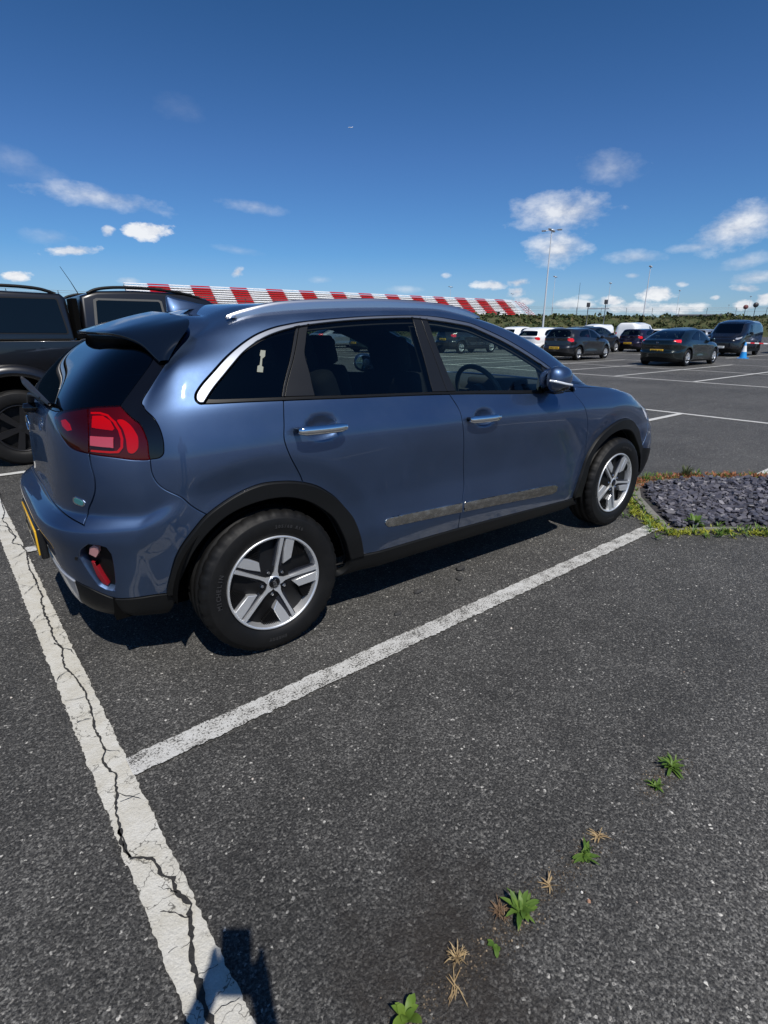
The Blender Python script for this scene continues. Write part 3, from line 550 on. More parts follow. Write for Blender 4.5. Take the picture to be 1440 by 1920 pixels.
def skin_panel(S, v2, F, name, mat, parent=None, off=0., gap=.0, r=.0012, depth=.010, span=False, side=1, bulge=None, thick=None):
    """one body panel: the triangles F lifted onto the skin, edges drawn in by gap and turned inward. side=-1 gives the left-hand twin, span joins both"""
    ids = np.unique(F); mp = {int(a): i for i, a in enumerate(ids)}
    st = v2[ids]; u = S.Ui(st[:, 0]); v = st[:, 1]
    P = S.ev(u, v); N = S.ev(u, v, 'N'); Fm = np.array([[mp[int(a)] for a in f] for f in F])
    # make winding follow N
    t = np.cross(P[Fm[:, 1]] - P[Fm[:, 0]], P[Fm[:, 2]] - P[Fm[:, 0]]); fl = (t*N[Fm].mean(1)).sum(1) < 0
    Fm[fl] = Fm[fl][:, ::-1]
    centre = (np.abs(np.abs(st[:, 0]) - float(S.S(2.0))) < 1e-4) | (st[:, 1] > S.vmax - 1e-4)
    P[centre, 1] = 0
    nx = boundary_loops(Fm.tolist()); D = np.zeros_like(P); W = np.zeros(len(P))
    edges = [(a, b) for a, l in nx.items() for b in l if not (centre[a] and centre[b])]
    for a, b in edges:
        e = P[b] - P[a]; L = np.linalg.norm(e)
        if L < 1e-7: continue
        for q in (a, b):
            o = np.cross(e/L, N[q]); D[q] += o; W[q] += 1
    bd = W > 0; ln = np.linalg.norm(D, axis=1); O = np.zeros_like(P); O[bd] = D[bd]/np.maximum(ln[bd], 1e-6)[:, None]
    mit = np.ones(len(P)); mit[bd] = np.clip(W[bd]/np.maximum(ln[bd], 1e-6), 1, 2.2)
    O[centre, 1] = 0
    base = P + N*off
    if bulge is not None: base = bulge(base, N, u, v)
    V = base.copy(); NN = N.copy()
    if gap > 0 or depth > 0:
        V[bd] = base[bd] - O[bd]*((gap/2 + r)*mit[bd])[:, None]
        idx = {int(i): k for k, i in enumerate(np.nonzero(bd)[0])}; nb_ = len(idx); b0 = len(V)
        B = np.nonzero(bd)[0]
        r1 = base[B] - O[B]*((gap/2)*mit[B])[:, None] - N[B]*r
        r2 = base[B] - O[B]*((gap/2)*mit[B])[:, None] - N[B]*max(depth, r*1.5)
        V = np.vstack([V, r1, r2]); NN = np.vstack([NN, O[B]*.92 + N[B]*.38, O[B]])
        NN /= np.maximum(np.linalg.norm(NN, axis=1, keepdims=True), 1e-9)
        FF = [list(f) for f in Fm]
        for a, b in edges:
            i, j = idx[a], idx[b]
            FF.append([b, a, b0+i, b0+j]); FF.append([b0+j, b0+i, b0+nb_+i, b0+nb_+j])
    else: FF = [list(f) for f in Fm]
    m = np.array([1, -1, 1.])
    if span:
        n = len(V); V2 = V*m; N2 = NN*m; FF = FF + [[i + n for i in f[::-1]] for f in FF]; V = np.vstack([V, V2]); NN = np.vstack([NN, N2])
    elif side < 0: V = V*m; NN = NN*m; FF = [f[::-1] for f in FF]
    return mesh_obj(name, V, FF, mat, parent, N=NN)
def patch(S, loop, name, mat, parent=None, off=.002, depth=.004, step=.012, r=.0008, side=1, smooth_loop=False, dome=0.):
    """a lens, badge or strip of its own cut from the skin by one closed outline (u,v)"""
    L = np.array([(float(S.S(a)), b) for a, b in loop])
    if smooth_loop:
        Q = crom(np.vstack([L[-2:], L, L[:2]]), step*.6); # closed smooth
        n0 = np.argmin(((Q-L[0])**2).sum(1)); n1 = len(Q)-1-np.argmin(((Q[::-1]-L[0])**2).sum(1)); Q = Q[n0:n1] if n1 > n0 + 3 else Q
        L = Q
    else: L = crom(np.vstack([L, L[:1]]), step, True)[:-1]
    n = len(L); pts = [tuple(p) for p in L]; E = [(i, (i+1) % n) for i in range(n)]
    lo, hi = L.min(0), L.max(0)
    def inside(x, y):
        c = False; j = n-1
        for i in range(n):
            if (L[i][1] > y) != (L[j][1] > y) and x < (L[j][0]-L[i][0])*(y-L[i][1])/(L[j][1]-L[i][1]) + L[i][0]: c = not c
            j = i
        return c
    y = lo[1] + step*.5
    while y < hi[1]:
        x = lo[0] + step*.5
        while x < hi[0]:
            if inside(x, y) and ((L - (x, y))**2).sum(1).min() > (step*.45)**2: pts.append((x, y))
            x += step
        y += step
    v2, e2, f2, *_ = geometry.delaunay_2d_cdt([Vector(p) for p in pts], E, [], 0, 1e-6, True)
    v2 = np.array([tuple(v) for v in v2]); F = [list(f) for f in f2]
    F = np.array([f for f in F if inside(*v2[f].mean(0))])
    bl = None
    if dome:
        def bl(P, N, u, v):
            q = np.stack([S.S(u), v], -1); d = np.sqrt(((q[:, None, :]-L[None])**2).sum(-1)).min(1)
            return P + N*(dome*np.clip(d/(abs(dome)*2.2), 0, 1)**.6)[:, None]
    return skin_panel(S, v2, F, name, mat, parent, off=off, gap=0., r=r, depth=depth, side=side, bulge=bl)

# ---------------------------------------------------------------- ground
GB = .0318; GX = Vector((math.cos(GB), math.sin(GB), 0)); GY = Vector((-math.sin(GB), math.cos(GB), 0)); GO = GX*-.809 + GY*-1.1917; BAY = 2.346
def gp(a, b, z=0.): p = GO + GX*a + GY*b; return (p.x, p.y, z)        # a metres out of the long line, b metres to the left of the near bay line
def asphalt_nodes(b):
    p = b.pos()
    cell = b.voro(p, 135, out='Color'); sep = b.n('ShaderNodeSeparateColor'); b.l(cell, sep.inputs[0]); dist = b.voro(p, 135); edge = b.voro(p, 135, 'DISTANCE_TO_EDGE')
    warp = b.noise(p, 60, 4, .6); fine = b.noise(p, 420, 3, .7); big = b.noise(p, .55, 5, .6); mid = b.noise(p, 4.5, 6, .65)
    stone = b.ramp(sep.outputs[0], [(0., (.034, .033, .031)), (.5, (.062, .060, .056)), (.8, (.105, .102, .095)), (.965, (.165, .160, .148)), (.994, (.25, .24, .22)), (.9985, (.58, .56, .51))])
    web = b.noise(p, 150, 3, .65); wr = b.ramp(web, [(.34, 0.), (.46, 1.)])
    stone = b.mix(b.ramp(web, [(.38, .92), (.50, 0.)]), stone, (.009, .009, .009))
    stone = b.mix(b.ramp(web, [(.56, 0.), (.70, .55)]), stone, (.22, .214, .198))
    stone = b.mix(b.ramp(edge, [(.0, .55), (.12, 0.)]), stone, (.018, .018, .018))
    tone = b.ma('ADD', b.ma('MULTIPLY', b.ramp(big, [(.32, 0.), (.68, 1.)]), .55), b.ma('MULTIPLY', b.ramp(mid, [(.3, 0.), (.7, 1.)]), .34))
    sx = b.n('ShaderNodeSeparateXYZ'); b.l(p, sx.inputs[0])
    # the neighbouring strip beyond the paving joint is an older, paler lay
    j = b.ma('ADD', sx.outputs[1], b.ma('MULTIPLY', b.ma('SUBTRACT', mid, .5), .35)); pale = b.ramp(b.ma('MULTIPLY_ADD', j, -1.2) if False else b.ma('MULTIPLY', b.ma('ADD', j, 2.20), -1.6, True), [(0., 0.), (1., .75)])
    gain = b.ma('ADD', b.ma('ADD', .60, tone), pale)
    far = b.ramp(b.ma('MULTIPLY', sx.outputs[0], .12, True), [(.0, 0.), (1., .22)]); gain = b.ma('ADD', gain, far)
    cm = b.n('ShaderNodeVectorMath', operation='SCALE'); b.l(stone, cm.inputs[0]); b.l(gain, cm.inputs['Scale'])
    h = b.ma('ADD', b.ma('MULTIPLY', b.ma('SUBTRACT', 1., dist), sep.outputs[1]), b.ma('ADD', b.ma('MULTIPLY', web, 1.6), b.ma('ADD', b.ma('MULTIPLY', warp, .5), b.ma('MULTIPLY', fine, .3))))
    return p, cm.outputs[0], h, dist, fine, mid, big, sep
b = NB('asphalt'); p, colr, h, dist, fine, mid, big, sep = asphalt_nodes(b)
# damp brown dirt gathered along the joint by the weeds, tyre scuffs in the bay
vd = b.n('ShaderNodeVectorMath', operation='DISTANCE'); b.l(p, vd.inputs[0]); vd.inputs[1].default_value = (-.30, -2.28, 0)
dirt = b.ramp(b.ma('ADD', b.ma('MULTIPLY', vd.outputs['Value'], 2.6), b.ma('MULTIPLY', b.ma('SUBTRACT', mid, .5), 2.2)), [(.15, .75), (.8, 0.)])
colr = b.mix(dirt, colr, (.022, .017, .013))
rough = b.ramp(sep.outputs[2], [(0., .62), (1., .88)])
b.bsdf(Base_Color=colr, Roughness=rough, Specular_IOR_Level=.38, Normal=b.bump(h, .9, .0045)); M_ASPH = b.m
tag(mesh_obj('ground', [(-400, -400, 0), (900, -400, 0), (900, 900, 0), (-400, 900, 0)], [(0, 1, 2, 3)], M_ASPH), kind='structure')
def line_mat(name, base, wear, dirt_, craze=0.):
    b = NB(name); p, ac, h, dist, fine, mid, big, sep = asphalt_nodes(b)
    v = b.voro(p, 190); n = b.noise(p, 130, 4, .7); g = b.noise(p, 11, 5, .7)
    holes = b.ma('ADD', b.ma('MULTIPLY', n, 1.), b.ma('MULTIPLY', g, .5))
    mask = b.ramp(holes, [(wear - .03, 0.), (wear + .03, 1.)])
    c = b.mix(b.ramp(g, [(.35, 0.), (.75, 1.)]), base, dirt_); c = b.mix(b.ramp(b.noise(p, 300, 2), [(.3, .0), (.75, .30)]), c, (.25, .24, .22))
    if craze:    # fine shrinkage crazing in thick paint
        wv = b.n('ShaderNodeVectorMath', operation='ADD'); sc_ = b.n('ShaderNodeVectorMath', operation='SCALE'); b.l(b.noise(p, 7, 4, .7, out=1), sc_.inputs[0]); sc_.inputs['Scale'].default_value = .22; b.l(p, wv.inputs[0]); b.l(sc_.outputs[0], wv.inputs[1])
        e_ = b.voro(wv.outputs[0], 6.5, 'DISTANCE_TO_EDGE'); gate = b.ramp(b.noise(p, 3.1, 3), [(.46, 0.), (.54, 1.)])
        c = b.mix(b.ma('MULTIPLY', b.ramp(e_, [(.004, craze), (.016, 0.)]), gate), c, (.05, .047, .04))
    c = b.mix(mask, c, ac)
    hh = b.ma('ADD', b.ma('MULTIPLY', h, .45), b.ma('MULTIPLY', g, .6))
    b.bsdf(Base_Color=c, Roughness=.75, Specular_IOR_Level=.3, Normal=b.bump(hh, .8, .004)); return b.m
M_LINE1 = line_mat('thick_cream_line_paint', (.56, .55, .505), .96, (.43, .405, .335), .8)
M_LINE2 = line_mat('worn_white_line_paint', (.52, .52, .50), .80, (.40, .39, .36))
M_LINE3 = line_mat('white_line_paint', (.58, .58, .56), .93, (.48, .48, .45))
rnd = random.Random(5)
def marking(name, a0, b0, a1, b1, w, mat, z=.004, rag=.004, st=.008, near=True):
    A = Vector(gp(a0, b0)); B = Vector(gp(a1, b1)); L = (B-A).length; d = (B-A)/L; s = Vector((-d.y, d.x, 0)); n = max(2, int(L/st)) if near else 2; V = []; F = []
    e1 = e2 = 0.
    for i in range(n+1):
        e1 = e1*.55 + rnd.uniform(-rag, rag); e2 = e2*.55 + rnd.uniform(-rag, rag); q = A + d*(L*i/n)
        if i in (0, n): q = q + d*rnd.uniform(-.005, .005)
        V += [tuple(q + s*(w/2 + e1) + Vector((0, 0, z))), tuple(q - s*(w/2 + e2) + Vector((0, 0, z)))]
    for i in range(n): F.append((2*i, 2*i+1, 2*i+3, 2*i+2))
    return tag(mesh_obj(name, V, F, mat, smooth=False), kind='structure')
marking('bay_line', -.0, -2.2, .0, 3.2, .108, M_LINE1, z=.004, rag=.0030, st=.008)
marking('bay_line', -.0, 3.2, .0, 14., .108, M_LINE3, z=.004, near=False)
marking('bay_line', .045, -.0, 3.70, .0, .098, M_LINE2, z=.0085, rag=.004)
marking('bay_line', .05, BAY, 4.8, BAY, .098, M_LINE2, z=.0085, rag=.004)
marking('bay_line', .05, -BAY, 3.2, -BAY, .098, M_LINE2, z=.0085, near=False)
for k in (2, 3, 4, 5): marking('bay_line', .05, k*BAY, 4.8, k*BAY, .098, M_LINE3, z=.0085, near=False)
# the next rows
marking('bay_line', 9.78, -30, 9.78, 40, .105, M_LINE3, near=False)
for k in range(-6, 14): marking('bay_line', 5.0 if k != -1 else 5.98, 2.38 + k*BAY, 9.73, 2.38 + k*BAY, .10, M_LINE3, z=.0085, near=False)
for a in (16.3, 21.15, 26.0, 32.0, 41.8, 48.): marking('bay_line', a, -30, a, 90, .105, M_LINE3, near=False)
for k in range(-10, 30):
    marking('bay_line', 16.35, 4.85 + k*BAY, 25.95, 4.85 + k*BAY, .10, M_LINE3, z=.0085, near=False); marking('bay_line', 32.05, 4.95 + k*BAY, 41.75, 4.95 + k*BAY, .10, M_LINE3, z=.0085, near=False)
# cracks through the long line
def g_ray(x, y):
    d = cf_ + cr_*((x-720)/CF) + cu_*((960-y)/CF); t = -CP[2]/d.z; return (CP[0] + d.x*t, CP[1] + d.y*t)
CRACKS = [([(-0.7979, -0.2132), (-0.7849, -0.2888), (-0.8004, -0.4688), (-0.7681, -0.6163), (-0.7624, -0.7178), (-0.7646, -0.8337), (-0.7745, -0.917), (-0.7702, -1.005), (-0.7721, -1.0832), (-0.7893, -1.1448), (-0.7675, -1.218), (-0.7781, -1.3027), (-0.7984, -1.3611), (-0.8052, -1.458), (-0.8006, -1.5583)], 0.009, 0.01), ([(-0.8006, -1.5583), (-0.7685, -1.5788), (-0.7476, -1.6045), (-0.7496, -1.6506), (-0.727, -1.6898), (-0.7318, -1.7356), (-0.7147, -1.7858), (-0.7311, -1.834), (-0.7402, -1.8721), (-0.7537, -1.9115), (-0.757, -1.9559), (-0.7565, -1.9943), (-0.7579, -2.0236), (-0.7608, -2.0677), (-0.7674, -2.1218)], 0.011, 0.022), ([(-0.7235, -1.8115), (-0.7412, -1.798), (-0.7592, -1.773), (-0.7806, -1.7584)], 0.006, 0.003), ([(-0.8006, -1.5583), (-0.807, -1.5093), (-0.8068, -1.4459)], 0.008, 0.016), ([(-0.8303, 2.7746), (-0.8408, 2.37), (-0.8406, 2.1025), (-0.868, 1.8936), (-0.8463, 1.7766), (-0.8421, 1.5698), (-0.8201, 1.4511), (-0.8539, 1.3305), (-0.8068, 1.2484), (-0.7941, 1.1259)], 0.009, 0.008), ([(-0.7887, 1.1218), (-0.8048, 0.8638), (-0.8001, 0.7182), (-0.7981, 0.5836), (-0.7935, 0.5292)], 0.012, 0.01), ([(-0.7935, 0.5292), (-0.8291, 0.4819), (-0.8601, 0.4184)], 0.006, 0.003), ([(-0.7964, 0.5996), (-0.7945, 0.3382), (-0.8063, 0.1316), (-0.8007, -0.0836), (-0.7979, -0.2132)], 0.01, 0.012), ([(-0.8063, 0.1316), (-0.8409, 0.0911), (-0.8627, 0.0561)], 0.005, 0.002), ([(-0.794, -0.5065), (-0.827, -0.5182), (-0.8464, -0.5481)], 0.005, 0.002), ([(-0.7781, -1.3027), (-0.7605, -1.3338), (-0.7417, -1.3456), (-0.7297, -1.3721)], 0.004, 0.002), ([(-0.7318, -1.7356), (-0.7435, -1.7128), (-0.7579, -1.7071), (-0.7659, -1.6888)], 0.005, 0.002), ([(-0.7941, 1.1259), (-0.8348, 1.0593), (-0.8723, 1.0146)], 0.007, 0.003), ([(-0.8914, 1.7822), (-0.8614, 1.7459), (-0.8365, 1.6452), (-0.8289, 1.4576)], 0.008, 0.006), ([(-0.8058, -0.2239), (-0.7849, -0.2888), (-0.7579, -0.3357), (-0.7491, -0.3738)], 0.006, 0.003), ([(-0.836, -0.7142), (-0.7866, -0.7278), (-0.7593, -0.7324)], 0.004, 0.003), ([(-0.8198, -0.8755), (-0.7933, -0.8743), (-0.7734, -0.8822)], 0.004, 0.003), ([(-0.7721, -1.0832), (-0.7298, -1.1215)], 0.003, 0.002), ([(-0.7658, -1.8742), (-0.7513, -1.8752), (-0.7402, -1.8721)], 0.003, 0.002), ([(-0.7581, -1.9524), (-0.7305, -1.9563), (-0.7093, -1.959)], 0.003, 0.002), ([(-0.7506, -2.041), (-0.7245, -2.0431), (-0.6972, -2.0495)], 0.003, 0.002), ([(-0.7912, -1.8619), (-0.7689, -1.8647)], 0.003, 0.001), ([(-0.7228, -1.3448), (-0.7568, -1.3441), (-0.7774, -1.3408)], 0.003, 0.002)]
def crack(pts, w0, w1):
    P = crom([(a, b) for a, b in pts], .012, True); V = []; F = []; n = len(P); jit = 0; wv = w0
    for i in range(n):
        t = P[min(i+1, n-1)] - P[max(i-1, 0)]; t /= np.linalg.norm(t) + 1e-9; s = np.array([-t[1], t[0]]); jit = jit*.6 + rnd.uniform(-.0036, .0036); wv = (w0 + (w1-w0)*i/n)*rnd.uniform(.25, 1.05)
        c = P[i] + s*jit; V += [(c[0]+s[0]*wv/2, c[1]+s[1]*wv/2, .0095), (c[0]-s[0]*wv/2, c[1]-s[1]*wv/2, .0095)]
    for i in range(n-1): F.append((2*i, 2*i+1, 2*i+3, 2*i+2))
    return tag(mesh_obj('line_crack', V, F, M_CRACK, smooth=False), kind='structure')
b = NB('crack_fill'); p = b.pos(); n = b.noise(p, 160, 4, .7)
b.bsdf(Base_Color=b.ramp(n, [(.3, (.008, .008, .008)), (.7, (.045, .042, .038))]), Roughness=.9, Normal=b.bump(n, 1., .006)); M_CRACK = b.m
for pts, w0, w1 in CRACKS: crack(pts, w0, w1)
# ---------------------------------------------------------------- slate bed
BED = [(2.90, -1.20), (3.18, -.92), (3.50, -.62), (3.80, -.44), (4.12, -.42), (4.62, -.62), (5.10, -1.02), (6.3, -1.95), (7.2, -2.8), (6.3, -3.7), (4.4, -2.28), (3.55, -1.66), (3.15, -1.34)]
cx_, cy_ = sum(a for a, _ in BED)/len(BED), sum(b_ for _, b_ in BED)/len(BED)
def inset(P, d): return [(a + (cx_-a)/math.hypot(cx_-a, cy_-b_)*d, b_ + (cy_-b_)/math.hypot(cx_-a, cy_-b_)*d) for a, b_ in P]
BI = inset(BED, .07); m = MB(); n = len(BED)
V = [(a, b_, -.02) for a, b_ in BED] + [(a, b_, .012) for a, b_ in BED] + [(a, b_, .012) for a, b_ in BI] + [(a, b_, -.02) for a, b_ in BI]
m.add(V, [(i + k*n, (i+1) % n + k*n, (i+1) % n + (k+1)*n, i + (k+1)*n) for k in range(3) for i in range(n)])
tag(fix_normals(m.build('bed_kerb', simple('pale_concrete_edging', (.17, .165, .15), .85, bump=(60, .8, .006), var=.35))), kind='structure')
b = NB('dark_soil'); p = b.pos(); n_ = b.noise(p, 30, 6, .7); b.bsdf(Base_Color=b.ramp(n_, [(.3, (.02, .018, .018)), (.75, (.06, .055, .06))]), Roughness=.95, Normal=b.bump(n_, 1., .02))
tag(mesh_obj('bed_soil', [(a, b_, .0085) for a, b_ in BI], [tuple(range(n))], b.m, smooth=False), kind='structure')
def in_poly(P, x, y):
    c = False; j = len(P)-1
    for i in range(len(P)):
        if (P[i][1] > y) != (P[j][1] > y) and x < (P[j][0]-P[i][0])*(y-P[i][1])/(P[j][1]-P[i][1]) + P[i][0]: c = not c
        j = i
    return c
rnd = random.Random(11); V = []; F = []
def chip(x, y, z, s):
    a0 = rnd.uniform(0, 6.28); k = rnd.choice((4, 5, 5, 6)); th = rnd.uniform(.004, .011); tl = Matrix.Rotation(rnd.uniform(-.5, .5), 3, 'X') @ Matrix.Rotation(rnd.uniform(-.5, .5), 3, 'Y') @ Matrix.Rotation(a0, 3, 'Z')
    el = rnd.uniform(.4, .8); pts = [(s*math.cos(6.283*i/k)*rnd.uniform(.7, 1.1), s*el*math.sin(6.283*i/k)*rnd.uniform(.7, 1.1)) for i in range(k)]; b0 = len(V)
    for zz in (-th, th):
        for q in pts: V.append(tuple(tl @ Vector((q[0], q[1], zz)) + Vector((x, y, z))))
    F.append(tuple(b0 + k + i for i in range(k)))
    for i in range(k): F.append((b0+i, b0+(i+1) % k, b0+k+(i+1) % k, b0+k+i))
BI2 = inset(BED, .12); cnt = 0
while cnt < 5200:
    x = rnd.uniform(2.9, 7.2); y = rnd.uniform(-3.7, -.4)
    if not in_poly(BI2, x, y): continue
    if x > 5.6 and rnd.random() < .6: continue
    chip(x, y, rnd.uniform(.012, .050), rnd.uniform(.018, .046)); cnt += 1
b = NB('purple_slate'); g = b.n('ShaderNodeNewGeometry'); rr = g.outputs['Random Per Island']; n_ = b.noise(b.co(), 45, 4, .6)
c = b.ramp(rr, [(0., (.035, .035, .048)), (.5, (.070, .068, .088)), (.85, (.12, .115, .14)), (.97, (.24, .23, .25)), (1., (.40, .39, .40))])
b.bsdf(Base_Color=b.mix(.35, c, b.mix(n_, (.03, .03, .04), (.14, .135, .15))), Roughness=.5, Normal=b.bump(n_, .4, .003)); M_SLATE = b.m
tag(mesh_obj('slate_chippings', V, F, M_SLATE, smooth=False), 'bed of grey purple slate chippings inside the pale kerb', 'chippings', kind='stuff')
# ---------------------------------------------------------------- weeds
def leaf_mat(name, c1, c2, tr=.35):
    b = NB(name); g = b.n('ShaderNodeNewGeometry'); n_ = b.noise(b.co(), 30, 3); c = b.mix(b.ma('ADD', b.ma('MULTIPLY', g.outputs['Random Per Island'], .7), b.ma('MULTIPLY', n_, .3)), c1, c2)
    d = b.n('ShaderNodeBsdfPrincipled'); b.set(d, Base_Color=c, Roughness=.5, Specular_IOR_Level=.35); t = b.n('ShaderNodeBsdfTranslucent'); b.l(c, t.inputs[0])
    m = b.n('ShaderNodeMixShader'); m.inputs[0].default_value = tr; b.l(d.outputs[0], m.inputs[1]); b.l(t.outputs[0], m.inputs[2]); b.l(m.outputs[0], b.out.inputs[0]); return b.m
M_LEAF = leaf_mat('fresh_weed_green', (.060, .13, .022), (.17, .27, .05)); M_LEAFY = leaf_mat('yellow_green_stonecrop', (.20, .25, .03), (.42, .42, .05)); M_STRAW = leaf_mat('dry_straw', (.30, .20, .10), (.52, .40, .22), .2); M_RUST = leaf_mat('rusty_dry_sedum', (.22, .07, .03), (.40, .18, .08), .2)
def blade(V, F, base, az, ln, wd, lift, curl, fold=.25, seg=5):
    d = Vector((math.cos(az), math.sin(az), 0)); s = Vector((-d.y, d.x, 0)); b0 = len(V); p = Vector(base); el = lift
    for i in range(seg+1):
        t = i/seg; w_ = wd*(.35 + .65*math.sin(math.pi*min(1, t*.82+.18)))*(1 if i < seg else .08)
        V.append(tuple(p + s*w_ + Vector((0, 0, w_*fold)))); V.append(tuple(p)); V.append(tuple(p - s*w_ + Vector((0, 0, w_*fold))))
        p = p + (d*math.cos(el) + Vector((0, 0, math.sin(el))))*(ln/seg); el -= curl/seg
        if p.z < .004: p.z = .004; el = max(el, 0)
    for i in range(seg):
        q = b0 + 3*i; F.append((q, q+1, q+4, q+3)); F.append((q+1, q+2, q+5, q+4))
def weed(x, y, n, ln, wd, mat, label, lift=(.2, 1.1), curl=1.0, name='weed', seed=0, group=None, z=0.):
    r = random.Random(seed or int(x*1000+y*77)); V = []; F = []
    if n > 13:     # small inner and side leaves so that the rosette is ragged
        for i in range(n): c_ = r.choice((0, 0, 1, 2)); blade(V, F, (r.gauss(0, .006) + (c_ == 1)*ln*.35, r.gauss(0, .006) - (c_ == 2)*ln*.3, .003), r.uniform(0, 6.283), ln*r.uniform(.2, .6), wd*r.uniform(.35, .9), r.uniform(.1, 1.45), curl*r.uniform(.2, 2.))
    for i in range(n): blade(V, F, (r.uniform(-.006, .006), r.uniform(-.006, .006), .003), r.uniform(0, 6.283), ln*r.uniform(.55, 1.1), wd*r.uniform(.7, 1.2), r.uniform(*lift), curl*r.uniform(.6, 1.4))
    o = mesh_obj(name, V, F, mat, smooth=True); o.location = (x, y, z); return tag(o, label, 'weed', group)
weed(.706, -2.296, 34, .052, .0038, M_LEAF, 'dark green narrow leaved weed farthest along the paving joint', seed=1)
weed(.588, -2.305, 16, .034, .0035, M_LEAF, 'tiny green weed tuft just beside the farthest weed in the paving joint', seed=2)
weed(.196, -2.303, 17, .046, .0046, M_LEAF, 'flat star shaped green weed in the middle of the paving joint', (.05, .5), .6, seed=3)
weed(.277, -2.293, 14, .034, .0018, M_STRAW, 'faded dry tuft beside the flat star shaped weed', (.1, .8), seed=4, name='dry_weed')
weed(-.065, -2.294, 26, .054, .0066, M_LEAF, 'largest bushy green weed with broad leaves in the paving joint', (.35, 1.3), .9, seed=5)
weed(-.105, -2.262, 34, .032, .0011, leaf_mat('withered_brown', (.10, .06, .035), (.26, .17, .10), .2), 'brown withered growth at the foot of the largest bushy weed', (.0, .4), .3, seed=6, name='dry_weed')
weed(-.171, -2.309, 6, .026, .0062, M_LEAF, 'small bright green seedling in front of the largest bushy weed', (.2, .9), seed=7)
weed(-.267, -2.27, 34, .036, .0014, M_STRAW, 'spiky straw coloured dead weed on the dirty joint', (.1, 1.1), .3, seed=8, name='dry_weed')
weed(-.31, -2.31, 12, .045, .0013, M_STRAW, 'flattened straw stalks beside the spiky dead weed', (.0, .25), .1, seed=9, name='dry_weed')
weed(-.430, -2.288, 11, .048, .0095, leaf_mat('bright_weed_green', (.11, .20, .03), (.22, .32, .05)), 'pale green broad leaved weed at the bottom edge of the photo', (.5, 1.2), .8, seed=10)
weed(.048, -2.298, 12, .038, .0018, M_STRAW, 'small straw tuft between the bushy weed and the star shaped weed', (.1, .9), .3, seed=12, name='dry_weed')
# growth along the kerb of the bed
rnd = random.Random(3); V = []; F = []; V2 = []; F2 = []; V3 = []; F3 = []
def along(P, n, f):
    seg = [(Vector(P[i]), Vector(P[i+1])) for i in range(len(P)-1)]; Ls = [(b_-a).length for a, b_ in seg]; T = sum(Ls)
    for i in range(n):
        q = rnd.random()*T
        for (a, b_), l in zip(seg, Ls):
            if q <= l: f(a + (b_-a)*(q/l)); break
            q -= l
front = [(3.50, -.55), (3.14, -.86), (2.86, -1.20), (3.12, -1.40), (3.52, -1.72), (4.35, -2.35)]
def stone(p):
    x, y = p.x + rnd.gauss(0, .035), p.y + rnd.gauss(0, .035)
    for k in range(5): blade(V, F, (x + rnd.uniform(-.01, .01), y + rnd.uniform(-.01, .01), .004), rnd.uniform(0, 6.28), rnd.uniform(.02, .045), .004, rnd.uniform(.1, 1.2), .6, seg=3)
along(front, 430, stone)
back = [(3.62, -.50), (3.80, -.40), (4.12, -.38), (4.62, -.58), (5.10, -.98), (6.3, -1.9)]
def rust(p):
    x, y = p.x + rnd.gauss(0, .05), p.y + rnd.gauss(0, .05)
    for k in range(5): blade(V2, F2, (x, y, .01), rnd.uniform(0, 6.28), rnd.uniform(.02, .06), .004, rnd.uniform(.1, 1.2), .6, seg=3)
along(back, 560, rust)
def green(p):
    x, y = p.x + rnd.gauss(0, .07), p.y + rnd.gauss(0, .07)
    for k in range(9): blade(V3, F3, (x, y, .01), rnd.uniform(0, 6.28), rnd.uniform(.025, .075), .004, rnd.uniform(.2, 1.3), .8, seg=3)
along(back, 90, green); along(front, 70, green)
tag(mesh_obj('stonecrop', V, F, M_LEAFY), 'yellow green stonecrop spreading along the near kerb of the slate bed', 'ground cover', kind='stuff')
tag(mesh_obj('dry_ground_cover', V2, F2, M_RUST), 'rust brown dry growth along the far kerb of the slate bed', 'ground cover', kind='stuff')
tag(mesh_obj('low_grass', V3, F3, M_LEAF), 'green grass tufts dotted along both kerbs of the slate bed', 'grass', kind='stuff')
weed(4.10, -.42, 40, .10, .004, M_LEAF, 'tall dark tuft at the rear left corner of the slate bed', (.7, 1.45), .5, seed=21)
weed(4.62, -.55, 60, .13, .006, leaf_mat('dull_weed_green', (.05, .065, .03), (.10, .12, .05)), 'bushy dull green weed behind the far kerb of the slate bed', (.5, 1.4), .6, seed=22)
weed(3.16, -1.28, 22, .10, .014, M_LEAF, 'broad leaved green weed inside the near corner of the slate bed', (.4, 1.3), .8, seed=23, z=.02)
weed(4.55, -1.55, 22, .16, .004, M_STRAW, 'dry straw stalks in the middle of the slate bed', (.2, 1.2), .3, seed=24, z=.03, name='dry_weed')
